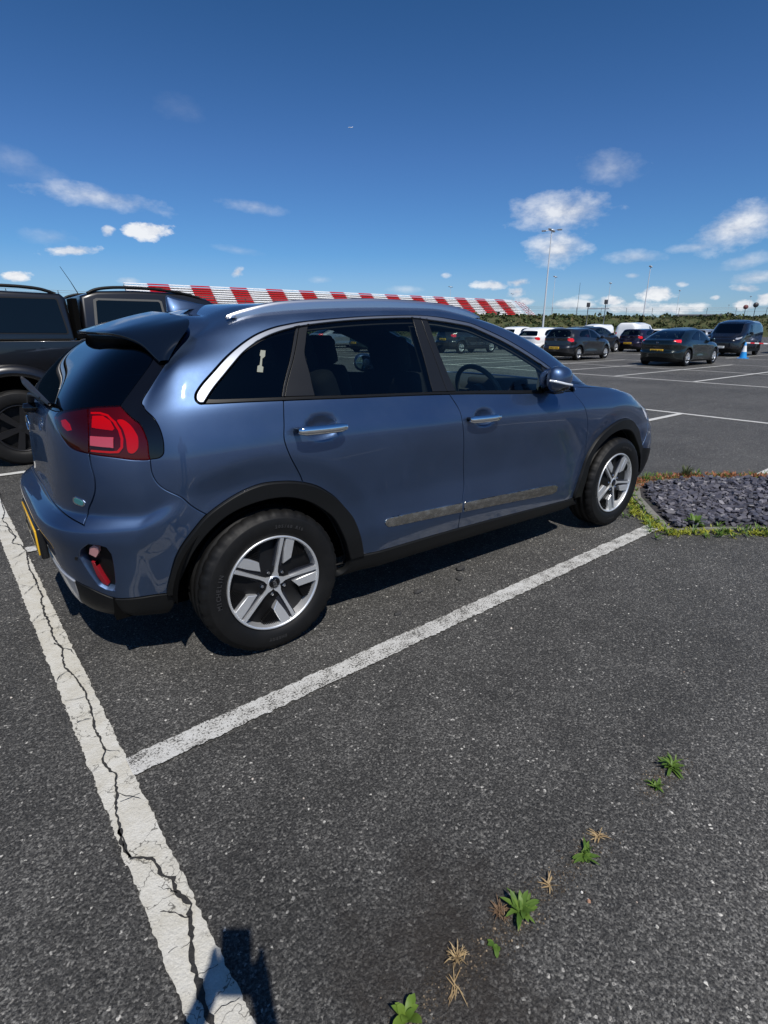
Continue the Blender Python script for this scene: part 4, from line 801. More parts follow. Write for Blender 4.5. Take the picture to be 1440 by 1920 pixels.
# loose grit lying on the asphalt near the camera
V = []; F = []; rnd = random.Random(77)
for i in range(360):
    x = rnd.uniform(-2.2, 3.4); y = rnd.uniform(-2.9, -.9) if x > -.7 else rnd.uniform(-2.9, 2.5); s = rnd.choice((.0022, .003, .003, .004, .0055)); b0 = len(V)
    k = 5; z0 = .0006
    for zz, q in ((z0, 1.), (z0+s*.8, .6)):
        for j in range(k): a = 6.283*j/k + x*9; V.append((x + s*q*math.cos(a)*rnd.uniform(.7, 1.3), y + s*q*math.sin(a)*rnd.uniform(.7, 1.3), zz))
    F.append(tuple(b0+k+j for j in range(k)))
    for j in range(k): F.append((b0+j, b0+(j+1) % k, b0+k+(j+1) % k, b0+k+j))
for i in range(1400):        # crumbs and dirt washed into the joint round the weeds
    x = rnd.choice((-.43, -.30, -.17, -.08, .05, .2, .59, .70)) + rnd.gauss(0, .05); y = -2.30 + rnd.gauss(0, .022); s = rnd.uniform(.0009, .0026); b0 = len(V2_g := globals().setdefault('V_dirt', [])); Fd = globals().setdefault('F_dirt', [])
    for zz, q in ((.0004, 1.), (.0004+s*.8, .55)):
        for j in range(5): a = 6.283*j/5 + x*31; V2_g.append((x + s*q*math.cos(a)*rnd.uniform(.7, 1.4), y + s*q*math.sin(a)*rnd.uniform(.7, 1.4), zz))
    Fd.append(tuple(b0+5+j for j in range(5)))
    for j in range(5): Fd.append((b0+j, b0+(j+1) % 5, b0+5+(j+1) % 5, b0+5+j))
b = NB('joint_dirt'); g = b.n('ShaderNodeNewGeometry'); b.bsdf(Base_Color=b.ramp(g.outputs['Random Per Island'], [(0., (.02, .015, .011)), (.6, (.06, .045, .03)), (.9, (.16, .12, .08)), (1., (.35, .27, .18))]), Roughness=.95)
tag(mesh_obj('joint_dirt', V_dirt, F_dirt, b.m, smooth=False), 'brown crumbs of dirt and dead leaf in the joint round the weeds', 'dirt', kind='stuff')
b = NB('loose_grit'); g = b.n('ShaderNodeNewGeometry'); b.bsdf(Base_Color=b.ramp(g.outputs['Random Per Island'], [(0., (.05, .05, .05)), (.5, (.11, .11, .105)), (.8, (.26, .25, .23)), (.93, (.58, .56, .50)), (.97, (.30, .13, .06)), (1., (.7, .68, .62))]), Roughness=.8)
tag(mesh_obj('loose_grit', V, F, b.m, smooth=False), 'loose pale grit scattered over the asphalt in the foreground', 'grit', kind='stuff')

# ---------------------------------------------------------------- the blue car
M_PAINT = paint('metallic_blue_paint', (.062, .102, .190), metal=.97, rough=.44)
M_BLACK = simple('gloss_black', (.003, .003, .004), .06, spec=.5)
M_CLAD = simple('grained_black_plastic', (.0060, .0064, .0068), .48, spec=.18, bump=(700, .25, .0006), var=.2)
M_RUBBER = simple('black_rubber_seal', (.003, .003, .003), .5, spec=.3)
M_PILLAR = simple('satin_black_pillar', (.009, .0095, .0105), .34, spec=.4)
M_CHROME = simple('bright_chrome', (.78, .80, .83), .05, 1.)
M_SATIN = simple('satin_silver_trim', (.24, .26, .30), .48, 1.)
M_SILVER = simple('silver_painted_plastic', (.46, .47, .49), .34, .5, .4)
M_DARKGLASS = glass('privacy_glass', (.36, .42, .42), 1.42)
M_REARGLASS = glass('dark_privacy_glass', (.03, .035, .04), 1.45)
M_GREENGLASS = glass('green_tinted_glass', (.80, .93, .88), 1.42)
M_CLOTH = simple('black_cabin_fabric', (.010, .010, .011), .85)
M_VOID = simple('matt_black', (.003, .003, .003), .95, spec=.05)
SS = suv_surf()
CV = {}
for k, (pts, sharp) in CURVES.items():
    L = np.array([(float(SS.S(a)), b) for a, b in pts]); CV[k] = crom(L, .010, bool(sharp))
def line(*pts):
    L = []
    for p in pts:
        if isinstance(p, tuple) and isinstance(p[0], str): q = CURVES[p[0]][0][p[1]]; L.append((float(SS.S(q[0])), q[1]))
        else: L.append((float(SS.S(p[0])), p[1]))
    return crom(L, .012, True)
extra = [line(('tailgate_bottom', -1), (1.8, .637), (2.0, .640)),
         line(('glass_bottom', -1), (1.7, .958), (2.0, .955)),
         line(('dpillar_body', 0), (1.12, 1.375), (1.5, 1.37), (2.0, 1.37)), line(('tailglass_right', 0), (1.068, 1.36), (1.066, 1.39)),
         line(('bumper_low_a', -1), (1.45, .235), (1.7, .25), (2.0, .25)), line(('skid_side', -1), (1.51, 0.)),
         line(('front_bumper_seam', -1), (-1.02, .72)), line(('front_clad', -1), ('front_clad2', 0)), line((-1.09, 1.012), (-.9, 1.012), (-.50, 1.012))]
EX = SS
curves = list(CV.values()) + extra
seeds = dict(
    body=[(.75, .75), (.9, 1.2), (0., 1.5)], rear_door=[(.3, .7)], front_door=[(-.2, .7)],
    fender=[(-.55, .75)], hood=[(-1.5, .96)], windscreen=[(-1.6, 1.2)], front_bumper=[(-1.5, .5)], headlight=[(-1.05, .8)],
    bumper=[(1.1, .5)], tailgate=[(1.7, .8)], tail_glass=[(1.6, 1.2)], d_pillar=[(1.04, 1.10)], tail_light=[(1.0, .9) , (1.10, .92)], light_inner=[(1.30, .92)],
    bumper_foot=[(1.1, .08)], skid=[(1.8, .12)], recess=[(1.19, .35)],
    arch_rear=[(.68, .6)], arch_hole_rear=[(.68, .3)], arch_front=[(-.63, .63), (-.426, .261)], arch_hole_front=[(-.63, .3)], sill=[(0., .1)],
    quarter_glass=[(.70, 1.05)], rear_glass=[(.4, 1.15)], front_glass=[(-.1, 1.15)], chrome=[(.4, 1.340)], belt=[(.4, .945), (-.16, .948)],
    pillar_b=[(.193, 1.137)], pillar_a=[(-.434, 1.007)], pillar_c=[(.584, 1.094)], pillar_b2=[(.16, 1.141)], pillar_c2=[(.610, 1.129)], front_low=[(-1.16, .177)],
)
pv, PF = panelize(SS, curves, seeds)

# ---------------------------------------------------------------- shared vehicle parts
M_TYRE = None
def tyre_mat():
    if 'tyre_rubber' in MATS: return MATS['tyre_rubber']
    b = NB('tyre_rubber'); o = b.co(); d = b.noise(o, 9, 6, .7)
    b.bsdf(Base_Color=b.mix(b.ramp(d, [(.5, 0.), (.9, .22)]), (.0034, .0034, .0036), (.015, .014, .013)), Roughness=b.ramp(d, [(.3, .5), (.7, .72)]), Specular_IOR_Level=.3, Normal=b.bump(b.noise(o, 260, 3), .25, .0006))
    MATS['tyre_rubber'] = b.m; return b.m
M_TYRE = tyre_mat()
M_TXT = simple('raised_tyre_lettering', (.022, .022, .023), .5)
M_ALLOY = simple('machined_alloy', (.78, .79, .80), .40, .8, .3, .1)
M_ALLOYD = simple('dark_alloy', (.022, .025, .035), .25, .5, .6)
M_DISC = simple('wheel_black', (.0035, .0035, .004), .5, spec=.25)
M_DISCM = simple('brake_steel', (.22, .20, .18), .4, .9)
def tyre_mesh(R_, w, rb, n=160, blocks=5):
    """outer face towards -y ; profile lathe with shoulder blocks and three grooves"""
    h = w/2
    half = [(rb, -h*.80), (rb+.012, -h*.93), (rb+.030, -h*.985), ((rb+R_)/2, -h*1.03), (R_-.032, -h*.985), (R_-.026, -h*.975), (R_-.0255, -h*.965), (R_-.013, -h*.90), (R_-.005, -h*.80), (R_-.001, -h*.68),
            (R_, -h*.52), (R_-.007, -h*.50), (R_-.007, -h*.42), (R_, -h*.40), (R_+.001, -h*.10), (R_-.007, -h*.08)]
    prof = half + [(r, -y) for r, y in half[::-1]]
    m = len(prof); V = []; F = []
    for i in range(n):
        a = 2*math.pi*i/n; ca, sa = math.cos(a), math.sin(a); gr = (i % blocks) == 0; g2 = (i % blocks) == 2
        for k, (r, y) in enumerate(prof):
            kk = min(k, m-1-k)
            if gr and 7 <= kk <= 10: r -= .0065
            if g2 and kk == 8: r -= .002
            V.append((r*ca, y, r*sa))
    for i in range(n):
        j = (i+1) % n
        for q in range(m-1): F.append((i*m+q, i*m+q+1, j*m+q+1, j*m+q))
    return V, F
def arc_text(body, r, a0, size, y, mat, name, parent, inward=False, spc=1.0, bold=.0006):
    """letters standing round a tyre wall; a0 = middle angle (deg, 90 = top), facing -y"""
    V = []; F = []; n = len(body); da = size*.74*spc/r
    for i, ch in enumerate(body):
        if ch == ' ': continue
        a = R(a0) + (-(i - (n-1)/2)*da if not inward else (i - (n-1)/2)*da)
        up = Vector((math.cos(a), 0, math.sin(a))); 
        if inward: up = -up
        out = Vector((0, -1, 0)); rt = up.cross(out)
        p = Vector((math.cos(a)*r, y, math.sin(a)*r)); M = Matrix((rt, up, out)).transposed().to_4x4(); M.translation = p
        t = text_obj('t', ch, size, .0006, mat, mw=M, bold=bold); b = len(V)
        V += [tuple(v.co) for v in t.data.vertices]; F += [tuple(k + b for k in f.vertices) for f in t.data.polygons]; bpy.data.objects.remove(t)
    return mesh_obj(name, V, F, mat, parent, smooth=False)
def wheel_detailed(parent, x, y, rot, ry=.326, left=False):
    """sixteen inch alloy: five thin machined spokes each with a broad blade beside it over gloss black"""
    t = empty('wheel', (x, y, ry)); t.parent = parent
    if left: t.rotation_euler = (0, 0, math.pi)
    V, F = tyre_mesh(.326, .205, .2155); ty = mesh_obj('tyre', V, F, M_TYRE, t); fix_normals(ty)
    if not left:
        arc_text('205/60 R16', .262, 73, .019, -.1052, M_TXT, 'tyre_lettering', t)
        arc_text('ENERGY', .262, 268, .019, -.1052, M_TXT, 'tyre_lettering', t, spc=1.05)
        arc_text('MICHELIN', .258, 172, .026, -.1055, M_TXT, 'tyre_lettering', t, spc=1.0)
    fy = -.092
    rb = MB(); rb.lathe([(.2165, -.080), (.2175, fy-.001), (.2150, fy-.004), (.2080, fy-.003), (.2060, fy+.004), (.200, fy+.035), (.190, fy+.10), (.19, .08)], 96, 'Y')
    fix_normals(rb.build('rim', M_ALLOY, t))
    m = MB(); m.lathe([(.2, fy+.040), (.12, fy+.036), (.07, fy+.018), (.001, fy+.014)], 72, 'Y'); fix_normals(m.build('wheel_back', M_DISC, t))
    sp = MB(); bl = MB(); dk = MB(); fins = MB(); nuts = MB()
    for k in range(5):
        sp = MB(); bl = MB(); dk = MB(); fins = MB(); nuts = MB()
        a = rot + k*2*math.pi/5; ca, sa = math.cos(a), math.sin(a)
        def W(p, q, h): return (p*ca + q*sa, h, p*sa - q*ca)      # p along the spoke, q clockwise of it
        def slab(mb, outline, top, bot, cham=.0025):
            n = len(outline); cx = sum(o[0] for o in outline)/n; cy = sum(o[1] for o in outline)/n
            def ins(p, q, d):
                L = math.hypot(p-cx, q-cy) or 1; return p-(p-cx)/L*d, q-(q-cy)/L*d
            Vv = []; 
            for p, q in outline: Vv.append(W(p, q, bot(p)))
            for p, q in outline: Vv.append(W(p, q, top(p)+cham))
            for p, q in outline: a_, b_ = ins(p, q, cham); Vv.append(W(a_, b_, top(p)))
            Ff = [tuple(range(2*n, 3*n))]
            for i in range(n):
                j = (i+1) % n; Ff.append((i, j, n+j, n+i)); Ff.append((n+i, n+j, 2*n+j, 2*n+i))
            mb.add(Vv, Ff, False)
        top = lambda p: fy - .001 + .014*(1-min(1, p/.205))**1.0
        bot = lambda p: top(p) + .026
        slab(sp, [(.018, -.018), (.032, -.0165), (.048, -.009), (.075, -.0065), (.13, -.0066), (.206, -.0085), (.2065, .0085), (.13, .0062), (.075, .0062), (.048, .0085), (.032, .0165), (.018, .018)], top, bot)
        slab(bl, [(.086, .0285), (.098, .0275), (.150, .0215), (.203, .0205), (.2045, .034), (.1965, .063), (.150, .0640), (.112, .063)], lambda p: top(p)+.002, lambda p: bot(p)+.002)
        slab(dk, [(.05, .011), (.13, .0075), (.205, .0095), (.2035, .0205), (.15, .0210), (.098, .0270), (.075, .026)], lambda p: top(p)+.013, lambda p: bot(p)+.006, .001)
        slab(dk, [(.05, -.008), (.07, -.0065), (.205, -.0088), (.204, -.014), (.12, -.016), (.06, -.022)], lambda p: top(p)+.012, lambda p: bot(p)+.006, .001)
        for i in range(9):
            q0 = .070 + i*.0072; p0 = .112 + i*.002; p1 = math.sqrt(max(.0, .2025**2 - q0**2))
            if p1 > p0 + .01: slab(fins, [(p0, q0), (p1, q0), (p1, q0+.0028), (p0, q0+.0028)], lambda p: fy+.020, lambda p: fy+.04, .0005)
        an = a - R(36); c = (math.cos(an)*.0555, 0, math.sin(an)*.0555)
        nuts.lathe([(.0001, fy+.0105), (.0062, fy+.011), (.0088, fy+.015), (.0095, fy+.03)], 6, 'Y', c, smooth=False)
        dk.lathe([(.0125, fy+.014), (.0135, fy+.017), (.0135, fy+.03)], 20, 'Y', c)
        dk.lathe([(.0125, fy+.014), (.0115, fy+.030)], 20, 'Y', c)
        for mb, nm, mt in ((sp, 'spoke', M_ALLOY), (bl, 'spoke_blade', M_ALLOY), (dk, 'spoke_channel', M_ALLOYD), (fins, 'louvre', M_DISC), (nuts, 'wheel_nut', M_CHROME)): fix_normals(mb.build(nm, mt, t))
    hub = MB(); hub.lathe([(.026, fy+.0095), (.0305, fy+.0105), (.034, fy+.016), (.036, fy+.035)], 48, 'Y'); fix_normals(hub.build('hub_ring', M_ALLOY, t))
    pass
    cp = MB(); cp.lathe([(.0001, fy+.0045), (.018, fy+.0050), (.0255, fy+.0075), (.0262, fy+.012)], 40, 'Y'); cap = fix_normals(cp.build('centre_cap', M_BLACK, t))
    al = rot + R(22); rt = Vector((math.cos(al), 0, math.sin(al))); out = Vector((0, -1, 0)); up = out.cross(rt)
    M = Matrix((rt, up, out)).transposed().to_4x4(); M.translation = Vector((0, fy+.0042, 0))
    text_obj('cap_lettering', 'KIA', .021, .0006, M_CHROME, cap, M, bold=.0008, space=.98, sx=1.05)
    return t
def seat(parent, x, y, w=.50, back_tilt=R(16), z0=.62, hr_z=1.30, top=1.16):
    m = MB(); Rt = Matrix.Rotation(-back_tilt, 3, 'Y')
    m.box((x+.28, y, z0-.02), (.50, w, .14), bevel=.05)
    L = top - z0; m.box((x + math.sin(-back_tilt)*L*.5*-1*-1, y, z0 + L*.5), (.13, w*.94, L), Rt, bevel=.05)
    m.build('seat', M_CLOTH, parent)
    h = MB(); h.box((x - math.sin(back_tilt)*L - .0, y, hr_z-.03), (.11, .27, .19), Rt, bevel=.045); h.tube([(x-.12, y-.06, top-.06), (x-.14, y-.06, hr_z-.06)], .007); h.tube([(x-.12, y+.06, top-.06), (x-.14, y+.06, hr_z-.06)], .007)
    h.build('headrest', M_CLOTH, parent)

# ---------------------------------------------------------------- assemble the blue car
def strip_mat():
    if 'mottled_chrome' in MATS: return MATS['mottled_chrome']
    b = NB('mottled_chrome'); n = b.noise(b.co(scale=(1, 1, 2.5)), 20, 6, .7); m = b.ramp(n, [(.46, 0.), (.62, 1.)])
    b.bsdf(Base_Color=b.mix(m, (.42, .41, .38), (.66, .64, .60)), Metallic=1., Roughness=b.ramp(n, [(.4, .12), (.65, .26)]), Normal=b.bump(n, .12, .003)); MATS['mottled_chrome'] = b.m; return b.m  # mottled reflection of the ground, with some grime, put into the chrome's colour
seeds_ok = True
CAR = empty('parked_car', (0, 0, 0), 0, 'metallic blue five door crossover parked nearest, filling the bay in front of the camera', 'car')
P_ = lambda n, name, mat, parent=CAR, **k: skin_panel(SS, pv, PF[n], name, mat, parent, **k)
body = P_('body', 'body', M_PAINT, gap=.0035, span=True)
hood = P_('hood', 'bonnet', M_PAINT, gap=.004, span=True)
tailgate = P_('tailgate', 'tailgate', M_PAINT, gap=.0045, span=True, depth=.03)
bumper = P_('bumper', 'rear_bumper', M_PAINT, gap=.003, span=True, depth=.038, r=.004)
fbump = P_('front_bumper', 'front_bumper', M_PAINT, gap=.003, span=True, depth=.02)
P_('front_low', 'front_grille', M_CLAD, span=True, off=.003)
P_('windscreen', 'windscreen', M_GREENGLASS, span=True, off=-.003, depth=0)
P_('tail_glass', 'rear_window', M_REARGLASS, tailgate, span=True, off=-.002, depth=.006, gap=.002)
P_('bumper_foot', 'bumper_skirt', M_CLAD, bumper, span=False, off=.004, gap=.002, r=.003, depth=.03)
P_('bumper_foot', 'bumper_skirt', M_CLAD, bumper, side=-1, off=.004, gap=.002, r=.003, depth=.03)
P_('skid', 'skid_plate', M_SILVER, bumper, span=True, off=.007, gap=.003, r=.003, depth=.03)
for sd in (1, -1):
    k = dict(side=sd)
    rd = P_('rear_door', 'rear_door', M_PAINT, gap=.0045, depth=.014, **k)
    fd = P_('front_door', 'front_door', M_PAINT, gap=.0045, depth=.014, **k)
    P_('fender', 'front_wing', M_PAINT, gap=.0035, depth=.014, **k)
    P_('d_pillar', 'pillar_panel', M_BLACK, gap=.002, off=-.001, **k)
    P_('headlight', 'headlight', glass('clear_lens', (.92, .92, .94), 1.45), gap=.002, off=.001, **k)
    P_('headlight', 'headlight_bowl', simple('silver_lamp_bowl', (.85, .87, .90), .45, .15, .3), off=-.012, depth=0, **k)
    P_('arch_rear', 'wheel_arch_trim', M_CLAD, off=.019, gap=.001, r=.006, depth=.05, **k)
    P_('arch_front', 'wheel_arch_trim', M_CLAD, off=.019, gap=.001, r=.006, depth=.05, **k)
    P_('sill', 'sill_trim', M_CLAD, off=.009, gap=.001, r=.004, depth=.03, **k)
    P_('quarter_glass', 'quarter_window', M_REARGLASS, off=-.004, depth=.006, **k)
    P_('rear_glass', 'window', M_DARKGLASS, rd, off=-.004, depth=.006, **k)
    P_('front_glass', 'window', M_GREENGLASS, fd, off=-.004, depth=.006, **k)
    P_('chrome', 'window_chrome', M_SATIN, off=.002, gap=.013, r=.0022, depth=.012, **k)
    P_('belt', 'window_seal', M_RUBBER, off=.001, gap=.002, r=.002, depth=.01, **k)
    for q_ in ('pillar_a', 'pillar_b', 'pillar_b2', 'pillar_c', 'pillar_c2'): P_(q_, 'pillar_trim', M_PILLAR, off=-.001, gap=.003, depth=.01, **k)
    tl = P_('tail_light', 'tail_light', glass('red_lens', (.78, .06, .07), 1.45), off=.002, gap=.003, r=.003, depth=.012, **k)
    ti = P_('light_inner', 'tail_light', glass('dark_red_lens', (.62, .04, .06), 1.45), tailgate, off=.002, gap=.003, r=.003, depth=.012, **k)
    P_('tail_light', 'lamp_housing', simple('dark_red_housing', (.07, .003, .006), .35, .0), tl, off=-.010, depth=0, **k)
    P_('light_inner', 'lamp_housing', simple('darker_red_housing', (.05, .003, .007), .35, .0), ti, off=-.010, depth=0, **k)
    MR = simple('bright_red_reflector', (.62, .010, .012), .35); 
    for nm, mt, o_, dm in (('lamp_upper', MR, -.008, .003), ('lamp_lower', simple('clear_reverse_lens', (.50, .055, .07), .10, .25, 1.), .0035, 0), ('lamp_crescent', MR, -.006, .004), ('lamp_ring', MR, -.005, 0)):
        patch(SS, POLYS[nm][0], {'lamp_upper': 'stop_lamp', 'lamp_lower': 'reversing_lamp', 'lamp_crescent': 'side_lamp', 'lamp_ring': 'light_guide'}[nm], mt, tl, off=o_, depth=.006, step=.007, smooth_loop=bool(POLYS[nm][1]), dome=dm, **k)
    patch(SS, POLYS['lamp_amber'][0], 'indicator', simple('amber_reflector', (.8, .16, .03), .3), ti, off=-.008, depth=.002, step=.008, **k)
    patch(SS, POLYS['lamp_tail'][0], 'side_lamp', simple('dull_red_reflector', (.45, .02, .02), .3), ti, off=-.012, depth=.005, step=.008, **k)
    MST = strip_mat()
    for nm, pr in (('strip_rear', rd), ('strip_front', fd)): patch(SS, POLYS[nm][0], 'side_strip', MST, pr, off=.005, depth=.007, r=.002, **k)
    # fog lamp pocket
    pk = P_('recess', 'fog_lamp_pocket', M_DISC, bumper, off=-.036, depth=0, **k)
    patch(SS, POLYS['fog_red'][0], 'reflector', simple('red_reflector', (.22, .008, .014), .18, coat=1.), pk, off=-.016, depth=.02, step=.01, **k)
    patch(SS, POLYS['fog_lamp'][0], 'fog_lamp', simple('pale_pink_lens', (.50, .25, .25), .1, .1, 1.), pk, off=-.014, depth=.02, step=.01, dome=.006, **k)
    # door handles: chrome bar on two feet
    for (xa, za, xb, zb, pr) in ((.120, .984, .350, .980, rd), (1.105, .938, 1.335, .932, fd)):
        y0 = -.921 if True else 0; mb = MB(); n = 16; pts = []; rr = []
        for i in range(n+1):
            q = i/n; bow = 4*q*(1-q); pts.append((xa+(xb-xa)*q, sd*(y0 - .012*bow**.6 - .006), za+(zb-za)*q)); rr.append(.0165*(.55 + .45*min(1, 8*q*(1-q)+.15)))
        mb.tube(pts, rr, 14, flat=(.75, 1.15)); h = mb.build('door_handle', M_CHROME, pr)
        for q in (.06, .93): ft = MB(); x = xa+(xb-xa)*q; ft.box((x, sd*(y0+.018), za+(zb-za)*q), (.026, .05, .020), bevel=.006); ft.build('handle_foot', M_BLACK, h)
    # mirror
    mr = empty('wing_mirror'); mr.parent = CAR
    def ellip(c, rx, ry, rz, nu=28, nv=16, shear=0., cut=None):
        V = []; F = []
        for i in range(nv+1):
            b_ = -math.pi/2 + math.pi*i/nv
            for j in range(nu):
                a_ = 2*math.pi*j/nu; e = lambda t_, p_: math.copysign(abs(t_)**p_, t_)
                x = e(math.cos(b_), .75)*e(math.cos(a_), .8); y = e(math.cos(b_), .75)*e(math.sin(a_), .8); z = e(math.sin(b_), .8)
                if x < 0: x *= .62
                x += shear*z
                V.append((c[0]+rx*x*(1-.25*abs(y)), sd*(c[1]+ry*y), c[2]+rz*z*(1-.20*max(0, -y if True else 0)) + .0*x))
        for i in range(nv):
            for j in range(nu): F.append((i*nu+j, i*nu+(j+1) % nu, (i+1)*nu+(j+1) % nu, (i+1)*nu+j))
        return V, F
    V, F = ellip((1.765, -.958, 1.112), .122, .056, .070); hs_ = fix_normals(mesh_obj('mirror_cap', V, F, M_PAINT, mr))
    V, F = ellip((1.785, -.950, 1.070), .100, .050, .036); fix_normals(mesh_obj('mirror_base', V, F, M_BLACK, mr))
    mb = MB(); mb.box((1.83, sd*-.885, 1.045), (.10, .11, .050), bevel=.018); mb.build('mirror_arm', M_BLACK, mr)
    pts = [(1.765 + (.124 if math.cos(t_) > 0 else .084)*math.cos(t_), sd*(-.956 + .0585*math.sin(t_)), 1.088 - .018*math.cos(t_)) for t_ in np.linspace(-3.0, -.25, 20)]
    mb = MB(); mb.tube(pts, .0065, 8, flat=(.5, 1.)); mb.build('mirror_indicator', simple('clear_strip', (.75, .77, .80), .12, .2, 1.), mr)
    mb = MB(); mb.lathe([(.0001, 0), (.058, 0)], 24, 'X', (0, 0, 0)); gl = mb.build('mirror_glass', M_CHROME, mr); gl.location = (1.750, sd*-.905, 1.112); gl.scale = (1, 1.45, .95); gl.rotation_euler = (0, 0, R(90))
    # roof rail
    rp = [(.00, 1.426), (.04, 1.441), (.094, 1.457), (.21, 1.482), (.349, 1.496), (.55, 1.507), (.763, 1.515), (.95, 1.513), (1.112, 1.508), (1.309, 1.492), (1.42, 1.470), (1.50, 1.444)]
    if sd < 0: rp = rp[3:]
    rp = crom(rp, .03); V = []; F = []; n = len(rp)
    for i, (x, z) in enumerate(rp):
        e = min(1, min(i, n-1-i)/5 + .05); wd = .017*(.35+.65*e); yy = -.575; u_, v_ = SS.inv('top', x, yy) if False else (0, 0)
        zb = z - .052*e - .004
        for (dy, zz) in ((-wd, zb), (-wd*1.05, z-.016), (-wd*.85, z-.004), (-wd*.4, z), (wd*.4, z), (wd*.85, z-.004), (wd*1.05, z-.016), (wd, zb)): V.append((x, sd*(yy+dy), zz))
    for i in range(n-1):
        for j in range(7): F.append((i*8+j, i*8+j+1, (i+1)*8+j+1, (i+1)*8+j))
    fix_normals(mesh_obj('roof_rail', V, F, simple('bright_satin_rail', (.60, .62, .66), .36, 1.), CAR))
    # wheel wells
    for cx in (0., 2.7):
        mb = MB(); mb.lathe([(.405, -.04), (.405, .32)], 30, 'Y', (0, 0, 0), .02, math.pi-.02); mb.box((0, .31, .22), (.8, .01, .4)); o = mb.build('wheel_well', M_VOID, CAR); o.location = (cx, -.80 if sd > 0 else .80, .33)
        if sd < 0: o.rotation_euler = (0, 0, math.pi)
# wheels
for (x, rt) in ((0., R(77.5)), (2.7, R(64.4))):
    wheel_detailed(CAR, x, -.7825, rt); wheel_detailed(CAR, x, .7825, rt, left=True)
# dark lining behind every painted panel, leaving the window holes
lin = np.vstack([PF[n] for n in PF if n not in ('arch_hole_rear', 'arch_hole_front', 'quarter_glass', 'rear_glass', 'front_glass', 'windscreen', 'tail_glass', '_rest', 'recess', 'headlight', 'light_inner', 'tail_light')])
skin_panel(SS, pv, lin, 'cabin_lining', M_CLOTH, CAR, off=-.045, depth=0, span=True)
mb = MB(); mb.box((1.35, 0, .30), (3.9, 1.30, .10)); mb.build('floorpan', M_VOID, CAR)
mb = MB(); mb.box((2.9, 0, .55), (1.0, 1.0, .5)); mb.build('engine_bay', M_VOID, CAR)
# cabin
for y in (-.37, .37): seat(CAR, 1.16, y, hr_z=1.27)
seat(CAR, .62, -.36, .60, R(20), .62, 1.30, 1.20); seat(CAR, .62, .36, .60, R(20), .62, 1.30, 1.20)
mb = MB(); mb.box((.05, 0, .98), (.62, 1.3, .04), bevel=.01); mb.build('parcel_shelf', M_CLOTH, CAR)
mb = MB(); mb.box((2.15, 0, .93), (.60, 1.45, .20), bevel=.06); mb.box((1.93, -.37, 1.04), (.22, .36, .07), bevel=.03); mb.build('dashboard', M_CLOTH, CAR)
sw = empty('steering_wheel', (1.76, -.37, .985)); sw.parent = CAR; sw.rotation_euler = (0, R(64), 0)
mb = MB(); mb.tube([(.185*math.cos(a), .185*math.sin(a), 0) for a in np.linspace(0, 2*math.pi, 41)[:-1]], .016, 10, closed=True); mb.build('wheel_rim', simple('grey_leather', (.05, .05, .05), .5), sw)
mb = MB(); mb.lathe([(.001, .02), (.055, .015), (.065, -.02)], 24); mb.box((.0, .11, 0), (.03, .14, .015)); mb.box((.0, -.11, 0), (.03, .14, .015)); mb.box((.11, 0, 0), (.14, .03, .015)); mb.build('wheel_boss', M_CLOTH, sw)
# spoiler
TE = [(0., -.425, 1.362), (-.25, -.415, 1.361), (-.38, -.398, 1.358), (-.47, -.366, 1.345), (-.545, -.336, 1.322), (-.59, -.318, 1.293), (-.624, -.306, 1.268), (-.637, -.298, 1.257)]
FE = [(0., -.13, 1.449), (-.30, -.135, 1.434), (-.45, -.138, 1.418), (-.54, -.142, 1.404), (-.588, -.165, 1.376), (-.616, -.215, 1.327), (-.634, -.262, 1.270), (-.639, -.270, 1.258)]
TE = crom(TE, .02); FE_ = crom(FE, .02)
def resamp(P, n):
    P = np.array(P); d = np.r_[0, np.cumsum(np.linalg.norm(np.diff(P, axis=0), axis=1))]; q = np.linspace(0, d[-1], n); return np.stack([np.interp(q, d, P[:, i]) for i in range(3)], 1)
n = 60; A = resamp(FE_, n); B = resamp(TE, n)
def sheet(prof, name, mat, parent):
    """prof(i) -> list of points across; mirrored to both sides"""
    V = []; F = []; rows = [prof(i) for i in range(n)]; m = len(rows[0])
    full = [[(x, -y, z) for (y, x, z) in r] for r in rows[:0:-1]] + [[(x, y, z) for (y, x, z) in r] for r in rows]
    for r in full: V += r
    for i in range(len(full)-1):
        for j in range(m-1): F.append((i*m+j, i*m+j+1, (i+1)*m+j+1, (i+1)*m+j))
    return fix_normals(mesh_obj(name, V, F, mat, parent))
def top_prof(i):
    a, b = A[i], B[i]; q = i/(n-1); out = []; cr = .016*(1-q*.3)
    down = np.array([0, .0, -1.]) if q < .5 else np.array([.5, 0, -.5])
    o = np.array([-(1 if q > .6 else q/.6), 0, 1-.8*q]); o /= np.linalg.norm(o)
    for t in np.linspace(0, 1, 12): out.append(tuple(a*(1-t) + b*t + o*cr*4*t*(1-t)*.55))
    e = b - a; e /= np.linalg.norm(e); inw = np.array([.0, 0, -1.]) if q < .75 else np.array([.6, .3, -.3])
    inw = np.array([.55*q, .15*0, -1+.3*q]); inw /= np.linalg.norm(inw)
    for d1, d2 in ((.003, .0015), (.004, .006), (.0025, .014), (-.004, .019)):
        out.append(tuple(b + e*d1 + inw*d2))
    return out
spo = sheet(top_prof, 'spoiler', M_PAINT, CAR); spo.data.materials.clear(); spo.data.materials.append(simple('blue_black_gloss', (.003, .005, .010), .07, spec=.6))
